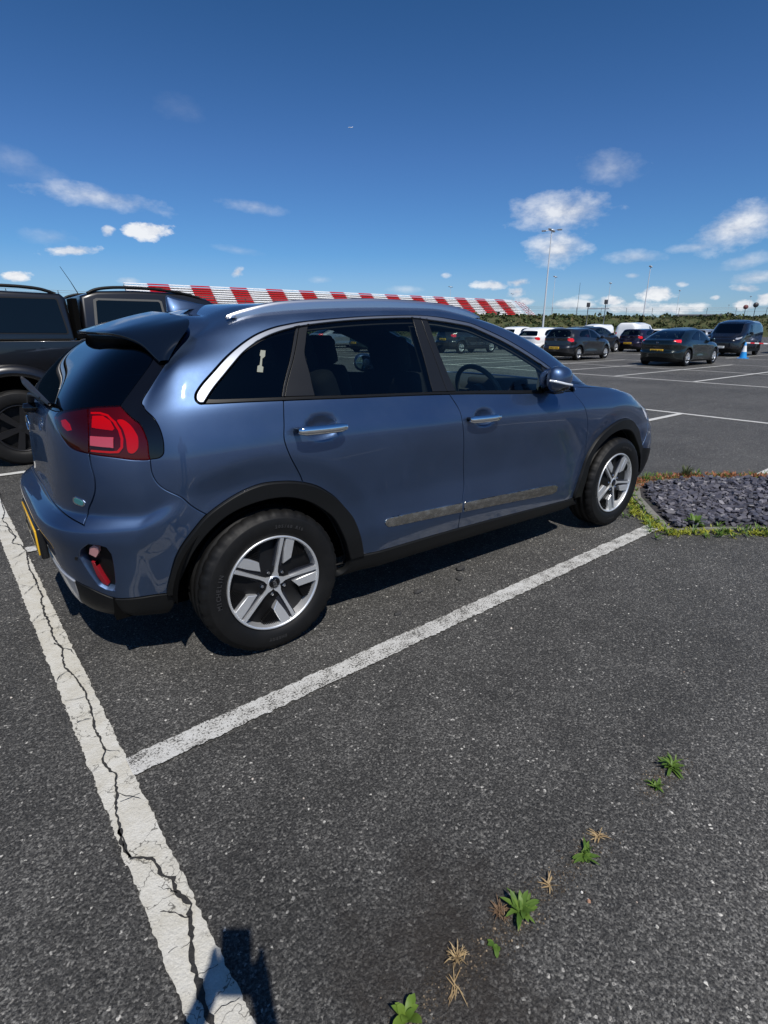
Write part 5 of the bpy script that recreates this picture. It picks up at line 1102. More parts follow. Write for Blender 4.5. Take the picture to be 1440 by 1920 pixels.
def under_prof(i):
    a, b = A[i], B[i]; q = i/(n-1); e = b - a; e /= np.linalg.norm(e); inw = np.array([.55*q, 0, -1+.3*q]); inw /= np.linalg.norm(inw)
    s_ = b - e*.004 + inw*.019; g = np.array([a[0]*.96, a[1]*.35 + b[1]*.65 - 0, a[2]-.13*(1-q)-.01]); 
    g = np.array([b[0]*.955, -.345 + .10*(abs(b[0])/.6)**3 , 1.288-.03*q]) if q < .9 else s_
    q2 = min(1, max(0, (q-.62)/.28)); g = np.array([b[0]*.955, -.352 + .085*(abs(b[0])/.6)**3, 1.292]); g = g*(1-q2) + (s_ + np.array([0, .02, 0]))*q2
    return [tuple(s_*(1-t) + g*t + np.array([0, .012, .02])*4*t*(1-t)*(1-q2)) for t in np.linspace(0, 1, 6)]
sheet(under_prof, 'spoiler_underside', M_DISC, spo)
# aerial
V = []; F = []; fr = [(-.060, .008, 1.519), (-.050, .015, 1.523), (-.03, .022, 1.517), (.0, .026, 1.509), (.05, .026, 1.499), (.09, .022, 1.490), (.13, .014, 1.484), (.155, .001, 1.478)]
for (x, wd, h) in fr:
    zb = 1.450 + .034*min(1, max(0, (x+.1)/.28)) - .006
    for (a_, b_) in ((-wd*1.6, 0), (-wd, .25), (-wd*.35, .8), (0, 1.), (wd*.35, .8), (wd, .25), (wd*1.6, 0)): V.append((x + (.0 if x > -.06 else -.0) - (.03 if b_ < .5 and x < -.05 else 0)*0, a_, zb + (h-zb)*b_))
for i in range(len(fr)-1):
    for j in range(6): F.append((i*7+j, i*7+j+1, (i+1)*7+j+1, (i+1)*7+j))
F.append(tuple(range(7))); fix_normals(mesh_obj('roof_aerial', V, F, M_PAINT, CAR))
# rear wiper
wp = MB(); wp.tube([(-.690, .02, 1.060), (-.690, -.08, 1.105), (-.690, -.20, 1.116), (-.676, -.31, 1.112)], [.014, .016, .013, .010], 10, flat=(1, .7))
wp.tube([(-.700, .06, 1.165), (-.698, -.05, 1.150), (-.688, -.20, 1.128), (-.664, -.40, 1.096)], [.006, .014, .014, .006], 8); w_ = wp.build('rear_wiper', simple('matt_wiper_black', (.018, .018, .02), .5), tailgate)
mb = MB(); mb.lathe([(.001, -.05), (.020, -.045), (.024, -.01), (.024, .02)], 24, 'X', (-.675, 0, 1.04)); mb.build('wiper_cap', M_BLACK, w_)
# handle garnish and emblem on the tailgate
eb = MB(); eb.tube([(-.716, .062*math.cos(a), .975+.032*math.sin(a)) for a in np.linspace(0, 2*math.pi, 33)[:-1]], .004, 8, closed=True); emb = eb.build('emblem', M_CHROME, tailgate)
text_obj('emblem_lettering', 'KIA', .040, .0015, M_CHROME, emb, Matrix.Translation((-.716, 0, .975)) @ Matrix.Rotation(R(-90), 4, 'Z') @ Matrix.Rotation(R(90), 4, 'X'), bold=.001)
bd = patch(SS, POLYS['badge'][0], 'hybrid_badge', M_CHROME, tailgate, off=.003, depth=.004, step=.006)
patch(SS, POLYS['badge_in'][0], 'badge_face', simple('teal_badge', (.05, .22, .24), .15, .3, 1.), bd, off=.0045, depth=.002, step=.006)
patch(SS, POLYS['sensor'][0], 'parking_sensor', M_PILLAR, bumper, off=.002, depth=.003, step=.005)
# plate
M_PLATEY = simple('yellow_plate', (.72, .42, .02), .35, coat=.5); M_PLATEW = simple('white_plate', (.75, .75, .72), .35, coat=.5); M_INK = simple('black_ink', (.01, .01, .01), .5)
mb = MB(); mb.box((-.790, 0, .505), (.006, .52, .111), bevel=.002); pl = mb.build('number_plate', M_PLATEY, bumper)
text_obj('plate_lettering', 'LX70 UHW', .092, .0008, M_INK, pl, Matrix.Translation((-.7935, 0, .505)) @ Matrix.Rotation(R(-90), 4, 'Z') @ Matrix.Rotation(R(90), 4, 'X'), bold=.002, sx=.98)
mb = MB(); mb.box((-.772, 0, .505), (.03, .56, .14), bevel=.008); mb.build('plate_recess', M_PILLAR, bumper)
# parking permit seen through the quarter window
patch(SS, POLYS['sticker'][0], 'window_sticker', simple('pale_sticker', (.20, .21, .17), .6), CAR, off=-.001, depth=0, step=.01)

# ---------------------------------------------------------------- the other vehicles
def remap(keys, knots, xm_, zm_, ws, xr={}, xf={}, zr={}, zf={}, wf={}):
    fx = lambda x: float(np.interp(x, *zip(*xm_))); fz = lambda z: float(np.interp(z, *zip(*zm_))); out = []
    for (v, a, za, wa, na, zs, wss, b, zb, wb, nb) in keys:
        out.append((v, xr.get(v, fx(a)), zr.get(v, fz(za)), wa*ws, na, tuple(None if z is None else fz(z) for z in zs), tuple(q*ws for q in wss), xf.get(v, fx(b)), zf.get(v, fz(zb)), wf.get(v, wb*ws), nb))
    return out, tuple(fx(k) for k in knots)
def simple_wheel(parent, x, y, r, w, spokes, mat, rr=.62, name='wheel', fat=.30):
    t = empty(name, (x, y, r)); t.parent = parent
    if y > 0: t.rotation_euler = (0, 0, math.pi)
    V, F = tyre_mesh(r, w, r*rr, n=60, blocks=6); fix_normals(mesh_obj('tyre', V, F, M_TYRE, t))
    R1 = r*rr; fy = -w*.42; m = MB()
    m.lathe([(R1+.004, fy), (R1-.004, fy-.006), (R1-.012, fy), (R1-.02, fy+.05), (R1-.03, w*.4)], 48, 'Y')
    m.lathe([(R1*.22, fy+.012), (R1*.24, fy+.03)], 24, 'Y'); m.lathe([(.001, fy+.008), (R1*.22, fy+.012)], 24, 'Y')
    for k in range(spokes):
        a = 2*math.pi*(k+.3)/spokes; ca, sa = math.cos(a), math.sin(a); hw0 = R1*fat*.32; hw1 = R1*fat*.5*(5/spokes if spokes > 5 else 1)
        q = [(R1*.15, -hw0), (R1*.98, -hw1), (R1*.98, hw1), (R1*.15, hw0)]
        W = lambda p, s, h: (p*ca + s*sa, h, p*sa - s*ca)
        Vv = [W(p, s, fy+.012-.010*(p/R1)) for p, s in q] + [W(p, s, fy+.045) for p, s in q]
        m.add(Vv, [(0, 1, 2, 3), (0, 4, 5, 1), (1, 5, 6, 2), (2, 6, 7, 3), (3, 7, 4, 0)])
    fix_normals(m.build('rim', mat, t))
    b = MB(); b.lathe([(.001, fy+.06), (R1*.98, fy+.07)], 32, 'Y'); b.build('wheel_back', M_DISC, t)
    return t
WIN_R = [(.64, .965), (.675, 1.03), (.63, 1.16), (.55, 1.27), (.40, 1.315), (.20, 1.335), (.185, .958)]
WIN_F = [(.145, .957), (.145, 1.325), (.0, 1.31), (-.20, 1.25), (-.38, 1.12), (-.49, 1.0), (-.40, .957)]
def vehicle(name, label, cat, keys, knots, xm, wheels, col, plate=None, win=(WIN_R, WIN_F), tail=None, rearwin=None, low=.17, group=None, spokes=10, rimmat=None, glassmat=None, tailmat=None, extra=None, wheelw=.205, step=.07, trackin=.115, solid=(), head=None, mirror=None, chrome=False):
    S = Surf(keys, knots, xm, nu=321, dv=.0204, su=1.2, sv=.9, arches=[(x, r, r*1.32, .09) for x, r in wheels], flare=.012)
    tail = tail or [(.955, .80), (.945, .87), (.99, .945), (1.18, .945), (1.30, .92), (1.30, .845), (1.1, .80)]
    rearwin = rearwin or [(2.0, 1.005), (1.14, 1.005), (1.10, 1.06), (1.09, 1.24), (1.16, 1.33), (2.0, 1.34)]
    ws_ = [(-2.0, 1.02), (-1.14, 1.02), (-1.09, 1.08), (-1.09, 1.33), (-1.18, 1.40), (-2.0, 1.41)]
    head = head or [(-.74, .93), (-.84, .85), (-.98, .74), (-1.22, .72), (-1.34, .80), (-1.10, .90)]
    L = []; seeds = dict(body=[(.75, .72)]); sm = lambda P: [(float(S.S(a)), b) for a, b in P]
    def loop(n, P):
        Q = sm(P); L.append(crom(Q + Q[:1], step*.35, True)); c = np.mean(np.array(Q), 0); seeds[n] = [(float(S.Ui(c[0])), float(c[1]))]
    for i, wn_ in enumerate(win): loop('win%d' % i, wn_)
    loop('tail', tail); loop('head', head)
    L.append(crom(sm(rearwin), step*.35, True)); seeds['rearwin'] = [(1.6, 1.18)]
    L.append(crom(sm(ws_), step*.35, True)); seeds['windscreen'] = [(-1.6, 1.2)]
    for i, (x, r) in enumerate(wheels):
        ro = r*1.17; P = [S.inv('side', x + ro*math.cos(a), max(.22, r + .02 + ro*math.sin(a))) for a in np.linspace(-.12, math.pi+.12, 15)]
        P = [(P[0][0], 0.)] + P + [(P[-1][0], 0.)]; L.append(crom(sm(P), step*.3, True)); seeds['hole%d' % i] = [S.inv('side', x, r + .1)]
    L.append(crom(sm([(2.0, low+.12), (1.3, low+.06), (1.0, low), (-1.0, low), (-1.3, low+.04), (-2.0, low+.05)]), step*.5, True))
    seeds['skirt'] = [(.1, low*.5), (1.8, low*.5), (-1.8, low*.5)]
    v2, PFv = panelize(S, L, seeds, step=step, front_step=step)
    t = empty(name, label=label, cat=cat, group=group)
    pm = paint(*col) if isinstance(col, tuple) else col; gm = glassmat or glass('car_glass', (.16, .20, .20), 1.5)
    body_F = np.vstack([PFv['body'], PFv['_rest']]) if len(PFv['_rest']) else PFv['body']
    if solid: body_F = np.vstack([body_F] + [PFv[k] for k in solid])
    skin_panel(S, v2, body_F, 'body', pm, t, gap=.004, depth=.02, span=True)
    skin_panel(S, v2, PFv['skirt'], 'lower_skirt', M_CLAD, t, off=.004, gap=.002, depth=.02, span=True)
    if 'rearwin' not in solid: skin_panel(S, v2, PFv['rearwin'], 'rear_window', gm, t, off=-.003, depth=.01, span=True)
    skin_panel(S, v2, PFv['windscreen'], 'windscreen', gm, t, off=-.003, depth=.01, span=True)
    for sd in (1, -1):
        for i in range(len(win)):
            if 'win%d' % i not in solid: skin_panel(S, v2, PFv['win%d' % i], 'window', gm, t, off=-.003, gap=.002, depth=.01, side=sd)
        skin_panel(S, v2, PFv['tail'], 'tail_light', tailmat or simple('car_tail_light', (.75, .02, .03), .2, 0, 1.), t, off=.003, gap=.004, depth=.012, side=sd)
        skin_panel(S, v2, PFv['head'], 'headlight', simple('car_headlight', (.62, .64, .66), .08, .5, 1.), t, off=.003, gap=.004, depth=.012, side=sd)
        mx_, mz = mirror or (float(S.ev(-.42, .97)[0]), float(S.ev(-.42, .97)[2]) + .05)
        yb = abs(float(S.ev(-.42, .97)[1])); mb = MB(); mb.box((mx_, sd*-(yb+.12), mz), (.10, .19, .14), bevel=.045); mb.box((mx_, sd*-(yb+.02), mz-.04), (.05, .10, .04), bevel=.01); mb.build('wing_mirror', pm, t)
        hb = MB()
        for u_ in (.26, -.16):
            p = S.ev(u_, .80); hb.box((p[0], sd*(p[1]-.008), p[2]), (.16, .02, .022), bevel=.006)
            hb.build('door_handle', M_CHROME if chrome else pm, t); hb = MB()
        for u_ in (.165, .58, -.41):    # shut lines
            pass
        for x, r in wheels:
            wy = abs(float(S.ev(*S.inv('side', x, r+r*1.17))[1])) - trackin
            simple_wheel(t, x, -wy if sd > 0 else wy, r, wheelw, spokes, rimmat or M_ALLOY)
    dz = MB()
    allF = np.vstack([PFv[k] for k in PFv if k not in ('rearwin', 'windscreen') and not k.startswith('win') and not k.startswith('hole') and len(PFv[k])] + [PFv[k] for k in solid])
    skin_panel(S, v2, allF, 'cabin_lining', M_CLOTH, t, off=-.05, depth=0, span=True)
    xr0, xf0 = keys[3][1], keys[3][7]
    mb = MB(); mb.box(((xr0+xf0)/2, 0, .30), ((xf0-xr0)*.86, 1.25, .14)); mb.build('floorpan', M_VOID, t)
    if rearwin is not None and 'rearwin' not in solid:
        for y in (-.36, .36): seat(t, xm-.15, y, z0=.60, hr_z=1.22, top=1.10); seat(t, xm-.85, y, .56, z0=.60, hr_z=1.20, top=1.08)
    if plate:
        (px_, pz, body_, rear) = plate
        p = S.ev(*S.inv('rear', -.02, pz)) if rear else S.ev(*S.inv('front', -.02, pz)); sx = -1 if rear else 1
        mb = MB(); mb.box((p[0] + sx*.012, 0, pz), (.012, .52, .111), bevel=.002); pl = mb.build('number_plate', M_PLATEY if rear else M_PLATEW, t)
        M = Matrix.Translation((p[0] + sx*.019, 0, pz)) @ Matrix.Rotation(R(-90 if rear else 90), 4, 'Z') @ Matrix.Rotation(R(90), 4, 'X')
        text_obj('plate_lettering', body_, .085, .001, M_INK, pl, M, bold=.002)
    if extra: extra(t, S, pm)
    return t
IDX = [(-.785, -.785), (0, 0), (2.7, 2.7), (3.57, 3.57)]
hk, hn = remap(SUV_KEYS, SUV_KNOTS, [(-.785, -.80), (0, 0), (2.7, 2.62), (3.57, 3.46)], [(0, -.03), (.20, .15), (.33, .28), (1.06, 1.00), (1.51, 1.455)], .99,
    xr={.94: -.74, .99: -.72, 1.12: -.66, 1.25: -.58, 1.34: -.52, 1.40: -.47, 1.46: -.43, 1.62: -.38, 2.04: -.34}, zr={1.25: 1.27, 1.34: 1.36, 1.40: 1.39, 1.46: 1.405, 1.62: 1.42, 2.04: 1.43})
lk, ln_ = remap(SUV_KEYS, SUV_KNOTS, [(-.785, -.98), (0, 0), (2.7, 2.76), (3.57, 3.69)], [(0, -.03), (.20, .14), (.33, .25), (1.06, .955), (1.51, 1.44)], 1.0,
    xr={.72: -.95, .78: -.94, .83: -.93, .87: -.90, .94: -.80, .99: -.66, 1.12: -.40, 1.25: -.08, 1.34: .16, 1.40: .30, 1.46: .38, 1.62: .48, 2.04: .52},
    zr={.72: .80, .78: .88, .83: .95, .87: .985, .94: 1.01, .99: 1.05, 1.12: 1.15, 1.25: 1.26, 1.34: 1.33, 1.40: 1.36, 1.46: 1.375, 1.62: 1.39, 2.04: 1.40})
vk, vn = remap(SUV_KEYS, SUV_KNOTS, [(-.785, -1.0), (0, 0), (2.7, 3.0), (3.57, 3.88)], [(0, -.02), (.20, .19), (.33, .36), (.90, 1.02), (1.06, 1.20), (1.51, 1.95)], 1.06,
    xr={k[0]: v for k, v in zip(SUV_KEYS, [-.95]*2 + [-1.0]*8 + [-1.0, -1.0, -.99, -.98, -.97, -.95, -.92, -.88, -.84, -.80, -.74, -.70])},
    xf={.94: 3.62, .99: 3.30, 1.12: 2.95, 1.25: 2.62, 1.34: 2.42, 1.40: 2.32, 1.46: 2.24, 1.62: 2.12, 2.04: 2.05},
    zr={.94: 1.20, .99: 1.28, 1.12: 1.46, 1.25: 1.66, 1.34: 1.80, 1.40: 1.86, 1.46: 1.885, 1.62: 1.90, 2.04: 1.91}, zf={.94: 1.06, .99: 1.16, 1.12: 1.40, 1.25: 1.64, 1.34: 1.77})
vk = [(v, a, za, wa, 9., zs, w_, b, zb, wb, 5.) for (v, a, za, wa, na, zs, w_, b, zb, wb, nb) in vk]
# boxier sides for vans
vk = [(v, a, za, max(wa, .93-.10*max(0, v-.94)/.3 if v <= 1.30 else wa), na, zs, tuple(max(q, (.95-.30*max(0, v-.94)) if v <= 1.34 else q) for q in w_), b, zb, wb, nb) for (v, a, za, wa, na, zs, w_, b, zb, wb, nb) in vk]
mk, mn = remap(SUV_KEYS, SUV_KNOTS, [(-.785, -.62), (0, 0), (2.7, 2.35), (3.57, 3.02)], [(0, -.02), (.20, .16), (.33, .30), (1.06, 1.0), (1.51, 1.49)], .92,
    xr={.94: -.58, .99: -.56, 1.12: -.50, 1.25: -.42, 1.34: -.34, 1.40: -.30, 1.46: -.26, 1.62: -.20, 2.04: -.16})
def badge(z, r, kind):
    def f(t, S, pm):
        p = S.ev(*S.inv('rear', -.02, z)); mb = MB()
        if kind == 'ring':
            mb.tube([(p[0]-.008, r*math.cos(a), z+r*math.sin(a)) for a in np.linspace(0, 2*math.pi, 25)[:-1]], .006, 6, closed=True)
            mb.tube([(p[0]-.008, -r*.5, z+r*.8), (p[0]-.01, 0, z-r*.1), (p[0]-.008, r*.5, z+r*.8)], .005, 6); mb.tube([(p[0]-.008, -r*.9, z+r*.2), (p[0]-.01, -r*.35, z-r*.85), (p[0]-.01, 0, z), (p[0]-.01, r*.35, z-r*.85), (p[0]-.008, r*.9, z+r*.2)], .005, 6)
        else:
            for q in (1., .5): mb.tube([(p[0]-.008, 0, z+r*1.2*q), (p[0]-.008, r*.85*q, z), (p[0]-.008, 0, z-r*1.2*q), (p[0]-.008, -r*.85*q, z)], .008, 6, closed=True)
        mb.build('emblem', M_CHROME, t)
        mb = MB(); mb.box((p[0]-.3, -.02, 0), (.02, .02, .02)) if False else None
    return f
def put(o, x, y, h): o.location = (x, y, 0); o.rotation_euler = (0, 0, R(h)); return o
def recolour(t, mat, label, frm):
    t['label'] = label
    def rec(o):
        if o.type == 'MESH' and o.data.materials and o.data.materials[0] == frm: o.material_slots[0].link = 'OBJECT'; o.material_slots[0].material = mat
        for c in o.children: rec(c)
    rec(t); return t
GREY = ('dark_grey_paint', (.022, .024, .030), .6, .30); GREEN = ('dark_green_paint', (.005, .011, .011), .5, .26)
BLACKP = ('black_paint', (.006, .006, .008), .3, .22); WHITEP = ('white_paint', (.82, .83, .83), .0, .35)
NAVY = ('navy_paint', (.008, .010, .024), .5, .26); SILV = ('silver_paint', (.42, .44, .46), .8, .33); BLUEP = ('mid_blue_paint', (.02, .10, .26), .5, .3); REDP = ('dark_red_paint', (.12, .012, .014), .4, .3)
golf = put(vehicle('hatchback', 'dark grey hatchback across the lane beyond the blue car, turned away to the right', 'car', hk, hn, 1.3, [(0, .315), (2.62, .315)], GREY, (0, .56, 'WN17 VDZ', True), spokes=10, extra=badge(.93, .055, 'ring')), 22.25, 13.3, 5)
lag = put(vehicle('liftback_car', 'very dark green liftback with silver and red tail lights near the blue and white cone', 'car', lk, ln_, 1.3, [(0, .325), (2.756, .325)], GREEN, (0, .60, 'NW59 AYZ', True), spokes=5, chrome=True, extra=badge(.90, .055, 'diamond'),
    win=([(.55, .965), (.585, 1.02), (.53, 1.16), (.42, 1.27), (.30, 1.31), (.20, 1.33), (.185, .958)], WIN_F), rearwin=[(2.0, .985), (1.12, .985), (1.09, 1.04), (1.11, 1.26), (1.2, 1.36), (2.0, 1.37)]), 22.2, 8.35, 3)
def lagx(t):
    return t
white = put(vehicle('small_car', 'white small car parked on the left side of the dark grey hatchback', 'car', mk, mn, 1.15, [(0, .29), (2.33, .29)], WHITEP, None, spokes=8, chrome=True), 23.6, 16.2, 2)
van = put(vehicle('panel_van', 'glossy black panel van facing the camera beyond the blue and white cone', 'van', vk, vn, 1.6, [(0, .345), (3.0, .345)], BLACKP, (0, .50, 'VE16 OKT', False), win=([(.52, .99), (.53, 1.22), (.03, 1.24), (.03, .985)], [(-.05, .985), (-.05, 1.24), (-.28, 1.24), (-.50, 1.03), (-.48, .985)]), solid=('win0', 'rearwin'), rimmat=M_DISC, spokes=5, low=.2,
    head=[(-.86, .80), (-.88, .88), (-1.12, .88), (-1.22, .80), (-1.1, .74)]), 36.6, 11.0, 186)
suv = put(vehicle('suv_car', 'dark navy estate car with bright window surrounds behind the dark grey hatchback', 'car', remap(SUV_KEYS, SUV_KNOTS, IDX, [(0, 0), (1.51, 1.56)], 1.02)[0], SUV_KNOTS, 1.3, [(0, .34), (2.7, .34)], NAVY, (0, .80, 'YG68 DFO', True), spokes=10, chrome=True), 33.2, 20.3, 2)
WM = paint(*WHITEP); 
def cp(src, frm, col, label, x, y, h, group='cars parked in the far rows'):
    t = copy_tree(src); t['group'] = group; recolour(t, paint(*col) if isinstance(col, tuple) else col, label, frm if not isinstance(frm, tuple) else paint(*frm)); return put(t, x, y, h)
golfm, lagm, suvm, vanm, whm = [paint(*c) for c in (GREY, GREEN, NAVY, BLACKP, WHITEP)]
cp(golf, golfm, ('plum_paint', (.012, .008, .026), .4, .28), 'dark purple hatchback showing its yellow plate, just left of the dark green liftback', 34.6, 16.6, 4)

# ---------------------------------------------------------------- pickup on the left
def hray(px_, d):            # a point on the ground d metres out along the bearing of a feature seen from the car park
    v = cf_ + cr_*((px_-720)/CF) + cu_*((960-616)/CF); L = math.hypot(v.x, v.y); return (CP[0] + v.x/L*d, CP[1] + v.y/L*d)
PK = empty('pickup_truck', (0, 4.78, 0), 0, 'black pickup truck with a hard canopy and roof rails at the left edge', 'pickup truck')
HW = .93; pm = simple('pickup_black_paint', (.0045, .0045, .0055), .3, coat=.7, coat_r=.04)
def shell(name, prof, hw, mat, zt=1.24, lean=0., bev=.03, parent=PK, seg=3):
    bm = bmesh.new(); a = [bm.verts.new((x, -(hw - lean*max(0, z-zt)), z)) for x, z in prof]; b_ = [bm.verts.new((x, hw - lean*max(0, z-zt), z)) for x, z in prof]; n = len(prof)
    bm.faces.new(a); bm.faces.new(b_[::-1])
    for i in range(n): bm.faces.new((a[i], b_[i], b_[(i+1) % n], a[(i+1) % n]))
    bmesh.ops.recalc_face_normals(bm, faces=bm.faces[:])
    ed = [e for e in bm.edges if len(e.link_faces) == 2 and e.calc_face_angle() > .5 and (abs(abs(e.verts[0].co.y) - hw) < .4 and e.verts[0].co.y*e.verts[1].co.y > 0)]
    bmesh.ops.bevel(bm, geom=ed, offset=bev, segments=seg, profile=.55, affect='EDGES', clamp_overlap=True)
    me = bpy.data.meshes.new(name); bm.to_mesh(me); bm.free(); me.materials.append(mat)
    for p in me.polygons: p.use_smooth = True
    o = bpy.data.objects.new(name, me); COL.objects.link(o); o.parent = parent
    try: me.set_sharp_from_angle(angle=R(38))
    except Exception: pass
    return o
def arc(cx, cz, r, a0, a1, n=14): return [(cx + r*math.cos(a0+(a1-a0)*i/n), cz + r*math.sin(a0+(a1-a0)*i/n)) for i in range(n+1)]
TR = .385; RX, FX = -.50, 2.42
prof = [(-1.62, .52)] + [(RX-.50, .50)] + arc(RX, .42, .50, math.pi-.12, .12) + [(RX+.50, .42), (FX-.50, .42)] + arc(FX, .42, .49, math.pi-.1, .1) + [(3.08, .42), (3.24, .55), (3.24, .95), (3.18, 1.08), (2.95, 1.17), (2.35, 1.26), (.20, 1.26), (.16, 1.24), (-1.62, 1.24)]
shell('body', prof, HW, pm, 2., 0, .035)
shell('canopy', [(-1.60, 1.247), (.135, 1.247), (.115, 1.66), (.07, 1.705), (-.6, 1.715), (-1.55, 1.69), (-1.66, 1.60)], HW-.02, pm, 1.25, .16, .035)
cab = shell('cab', [(.225, 1.265), (2.36, 1.265), (1.62, 1.70), (1.35, 1.755), (.80, 1.765), (.42, 1.745), (.255, 1.69)], HW-.02, pm, 1.25, .20, .04)
PG = glass('pickup_glass', (.10, .13, .14), 1.5)
def side_plate(name, poly, hw, lean, off, th, mat, parent, sd):
    V = []; n = len(poly)
    for o_ in (off - th, off):
        for x, z in poly: V.append((x, -sd*(hw - lean*max(0, z-1.25) + o_), z))
    return fix_normals(mesh_obj(name, V, [tuple(range(n, 2*n)), tuple(range(n))[::-1]] + [(i, (i+1) % n, (i+1) % n + n, i+n) for i in range(n)], mat, parent, smooth=False))
DG = simple('pickup_dark_pane', (.003, .006, .009), .03, spec=.35)
for sd in (1, -1):
    w_ = side_plate('canopy_window', [(-1.5, 1.318), (.070, 1.305), (.085, 1.32), (.040, 1.645), (.02, 1.66), (-1.5, 1.655)], HW-.02, .16, .004, .01, M_RUBBER, PK, sd)
    side_plate('window_pane', [(-1.49, 1.33), (.058, 1.318), (.068, 1.33), (.028, 1.636), (.012, 1.648), (-1.49, 1.643)], HW-.02, .16, .007, .004, DG, w_, sd)
    mb = MB(); mb.box((-.12, -sd*(HW-.085), 1.55), (.02, .012, .07), bevel=.004); mb.build('window_latch', simple('pale_latch', (.25, .26, .26), .4), w_)
    mb = MB(); mb.lathe([(.001, -.006), (.012, -.004), (.014, .004)], 16, 'Y', (-.09, -sd*(HW-.045), 1.39)); mb.build('window_lock', M_CHROME, w_)
    fr = side_plate('window_frame', [(.335, 1.30), (1.12, 1.30), (1.085, 1.66), (1.05, 1.675), (.41, 1.672), (.375, 1.655)], HW-.02, .20, .005, .012, simple('grey_window_frame', (.09, .088, .08), .4), PK, sd)
    side_plate('window', [(.365, 1.33), (1.09, 1.33), (1.062, 1.64), (1.045, 1.655), (.425, 1.652), (.40, 1.64)], HW-.02, .20, .008, .004, DG, fr, sd)
    side_plate('window', [(1.18, 1.30), (2.08, 1.30), (1.62, 1.59), (1.50, 1.655), (1.17, 1.66)], HW-.02, .20, .006, .012, DG, PK, sd)
    side_plate('fuel_flap', [(-.02, .985), (.20, .985), (.20, 1.12), (-.02, 1.12)], HW, 0, .003, .006, pm, PK, sd)
    for cx, rr in ((RX, .50), (FX, .49)):
        m = MB(); V = []; F = []; pr = [(.0, -.02), (.0, .055), (.035, .062), (.085, .045), (.115, .004), (.115, -.02)]
        arcp = arc(0, 0, 1., math.pi+.0, 0., 28)
        for (ca, sa) in arcp:
            for dr, dy in pr: V.append((cx + (rr-.012+dr)*ca, -sd*(HW+dy), .42 + (rr-.012+dr)*sa))
        k = len(pr)
        for i in range(len(arcp)-1):
            for j in range(k-1): F.append((i*k+j, i*k+j+1, (i+1)*k+j+1, (i+1)*k+j))
        fix_normals(mesh_obj('wheel_arch_flare', V, F, pm, PK))
        m = MB(); m.lathe([(rr-.03, -.03), (rr-.03, .36), (.1, .36)], 30, 'Y', (0, 0, 0), -.2, math.pi+.2); o = m.build('wheel_well', M_VOID, PK); o.location = (cx, -sd*HW, .42); o.rotation_euler = (0, 0, 0 if sd > 0 else math.pi)
        simple_wheel(PK, cx, -sd*(HW-.085), TR, .255, 6, simple('dark_grey_alloy', (.02, .02, .022), .35, .5), rr=.62, fat=.34)
    # rails
    for (xs, zs, nm) in (([-1.45, -1.2, -.6, -.25, -.08, .035], [1.70, 1.745, 1.760, 1.757, 1.738, 1.700], 'canopy_rail'), ([.33, .40, .55, .95, 1.35, 1.56], [1.715, 1.752, 1.782, 1.790, 1.752, 1.700], 'roof_rail')):
        P = crom(list(zip(xs, zs)), .03); m = MB(); m.tube([(x, -sd*(HW-.125), z) for x, z in P], .020, 8, flat=(.8, .8)); m.build(nm, M_CLAD, PK)
    m = MB(); m.box((.18, -sd*(HW-.16), 1.46), (.05, .30, .40)); m.build('gap_seal', M_VOID, PK)
    m = MB(); m.box((2.02, -sd*(HW+.10), 1.33), (.13, .20, .22), bevel=.05); m.build('wing_mirror', pm, PK)
    m = MB(); m.box((.62, -sd*(HW+.008), 1.14), (.2, .03, .035), bevel=.01); m.build('door_handle', pm, PK)
    m = MB(); m.box((3.14, -sd*.72, .93), (.22, .34, .2), bevel=.05); m.build('headlight', simple('car_headlight', (.62, .64, .66), .08, .5, 1.), PK)
    m = MB(); m.box((-1.60, -sd*.86, 1.0), (.06, .14, .34), bevel=.02); m.build('tail_light', simple('car_tail_light', (.75, .02, .03), .2, 0, 1.), PK)
m = MB(); m.box((.9, 0, .62), (4.3, 1.2, .30)); m.build('chassis', M_VOID, PK)
m = MB(); m.tube([(.26, -.72, 1.715), (.20, -.76, 1.83), (.12, -.80, 1.965)], [.005, .003, .002], 6); m.build('aerial', M_CLAD, PK)
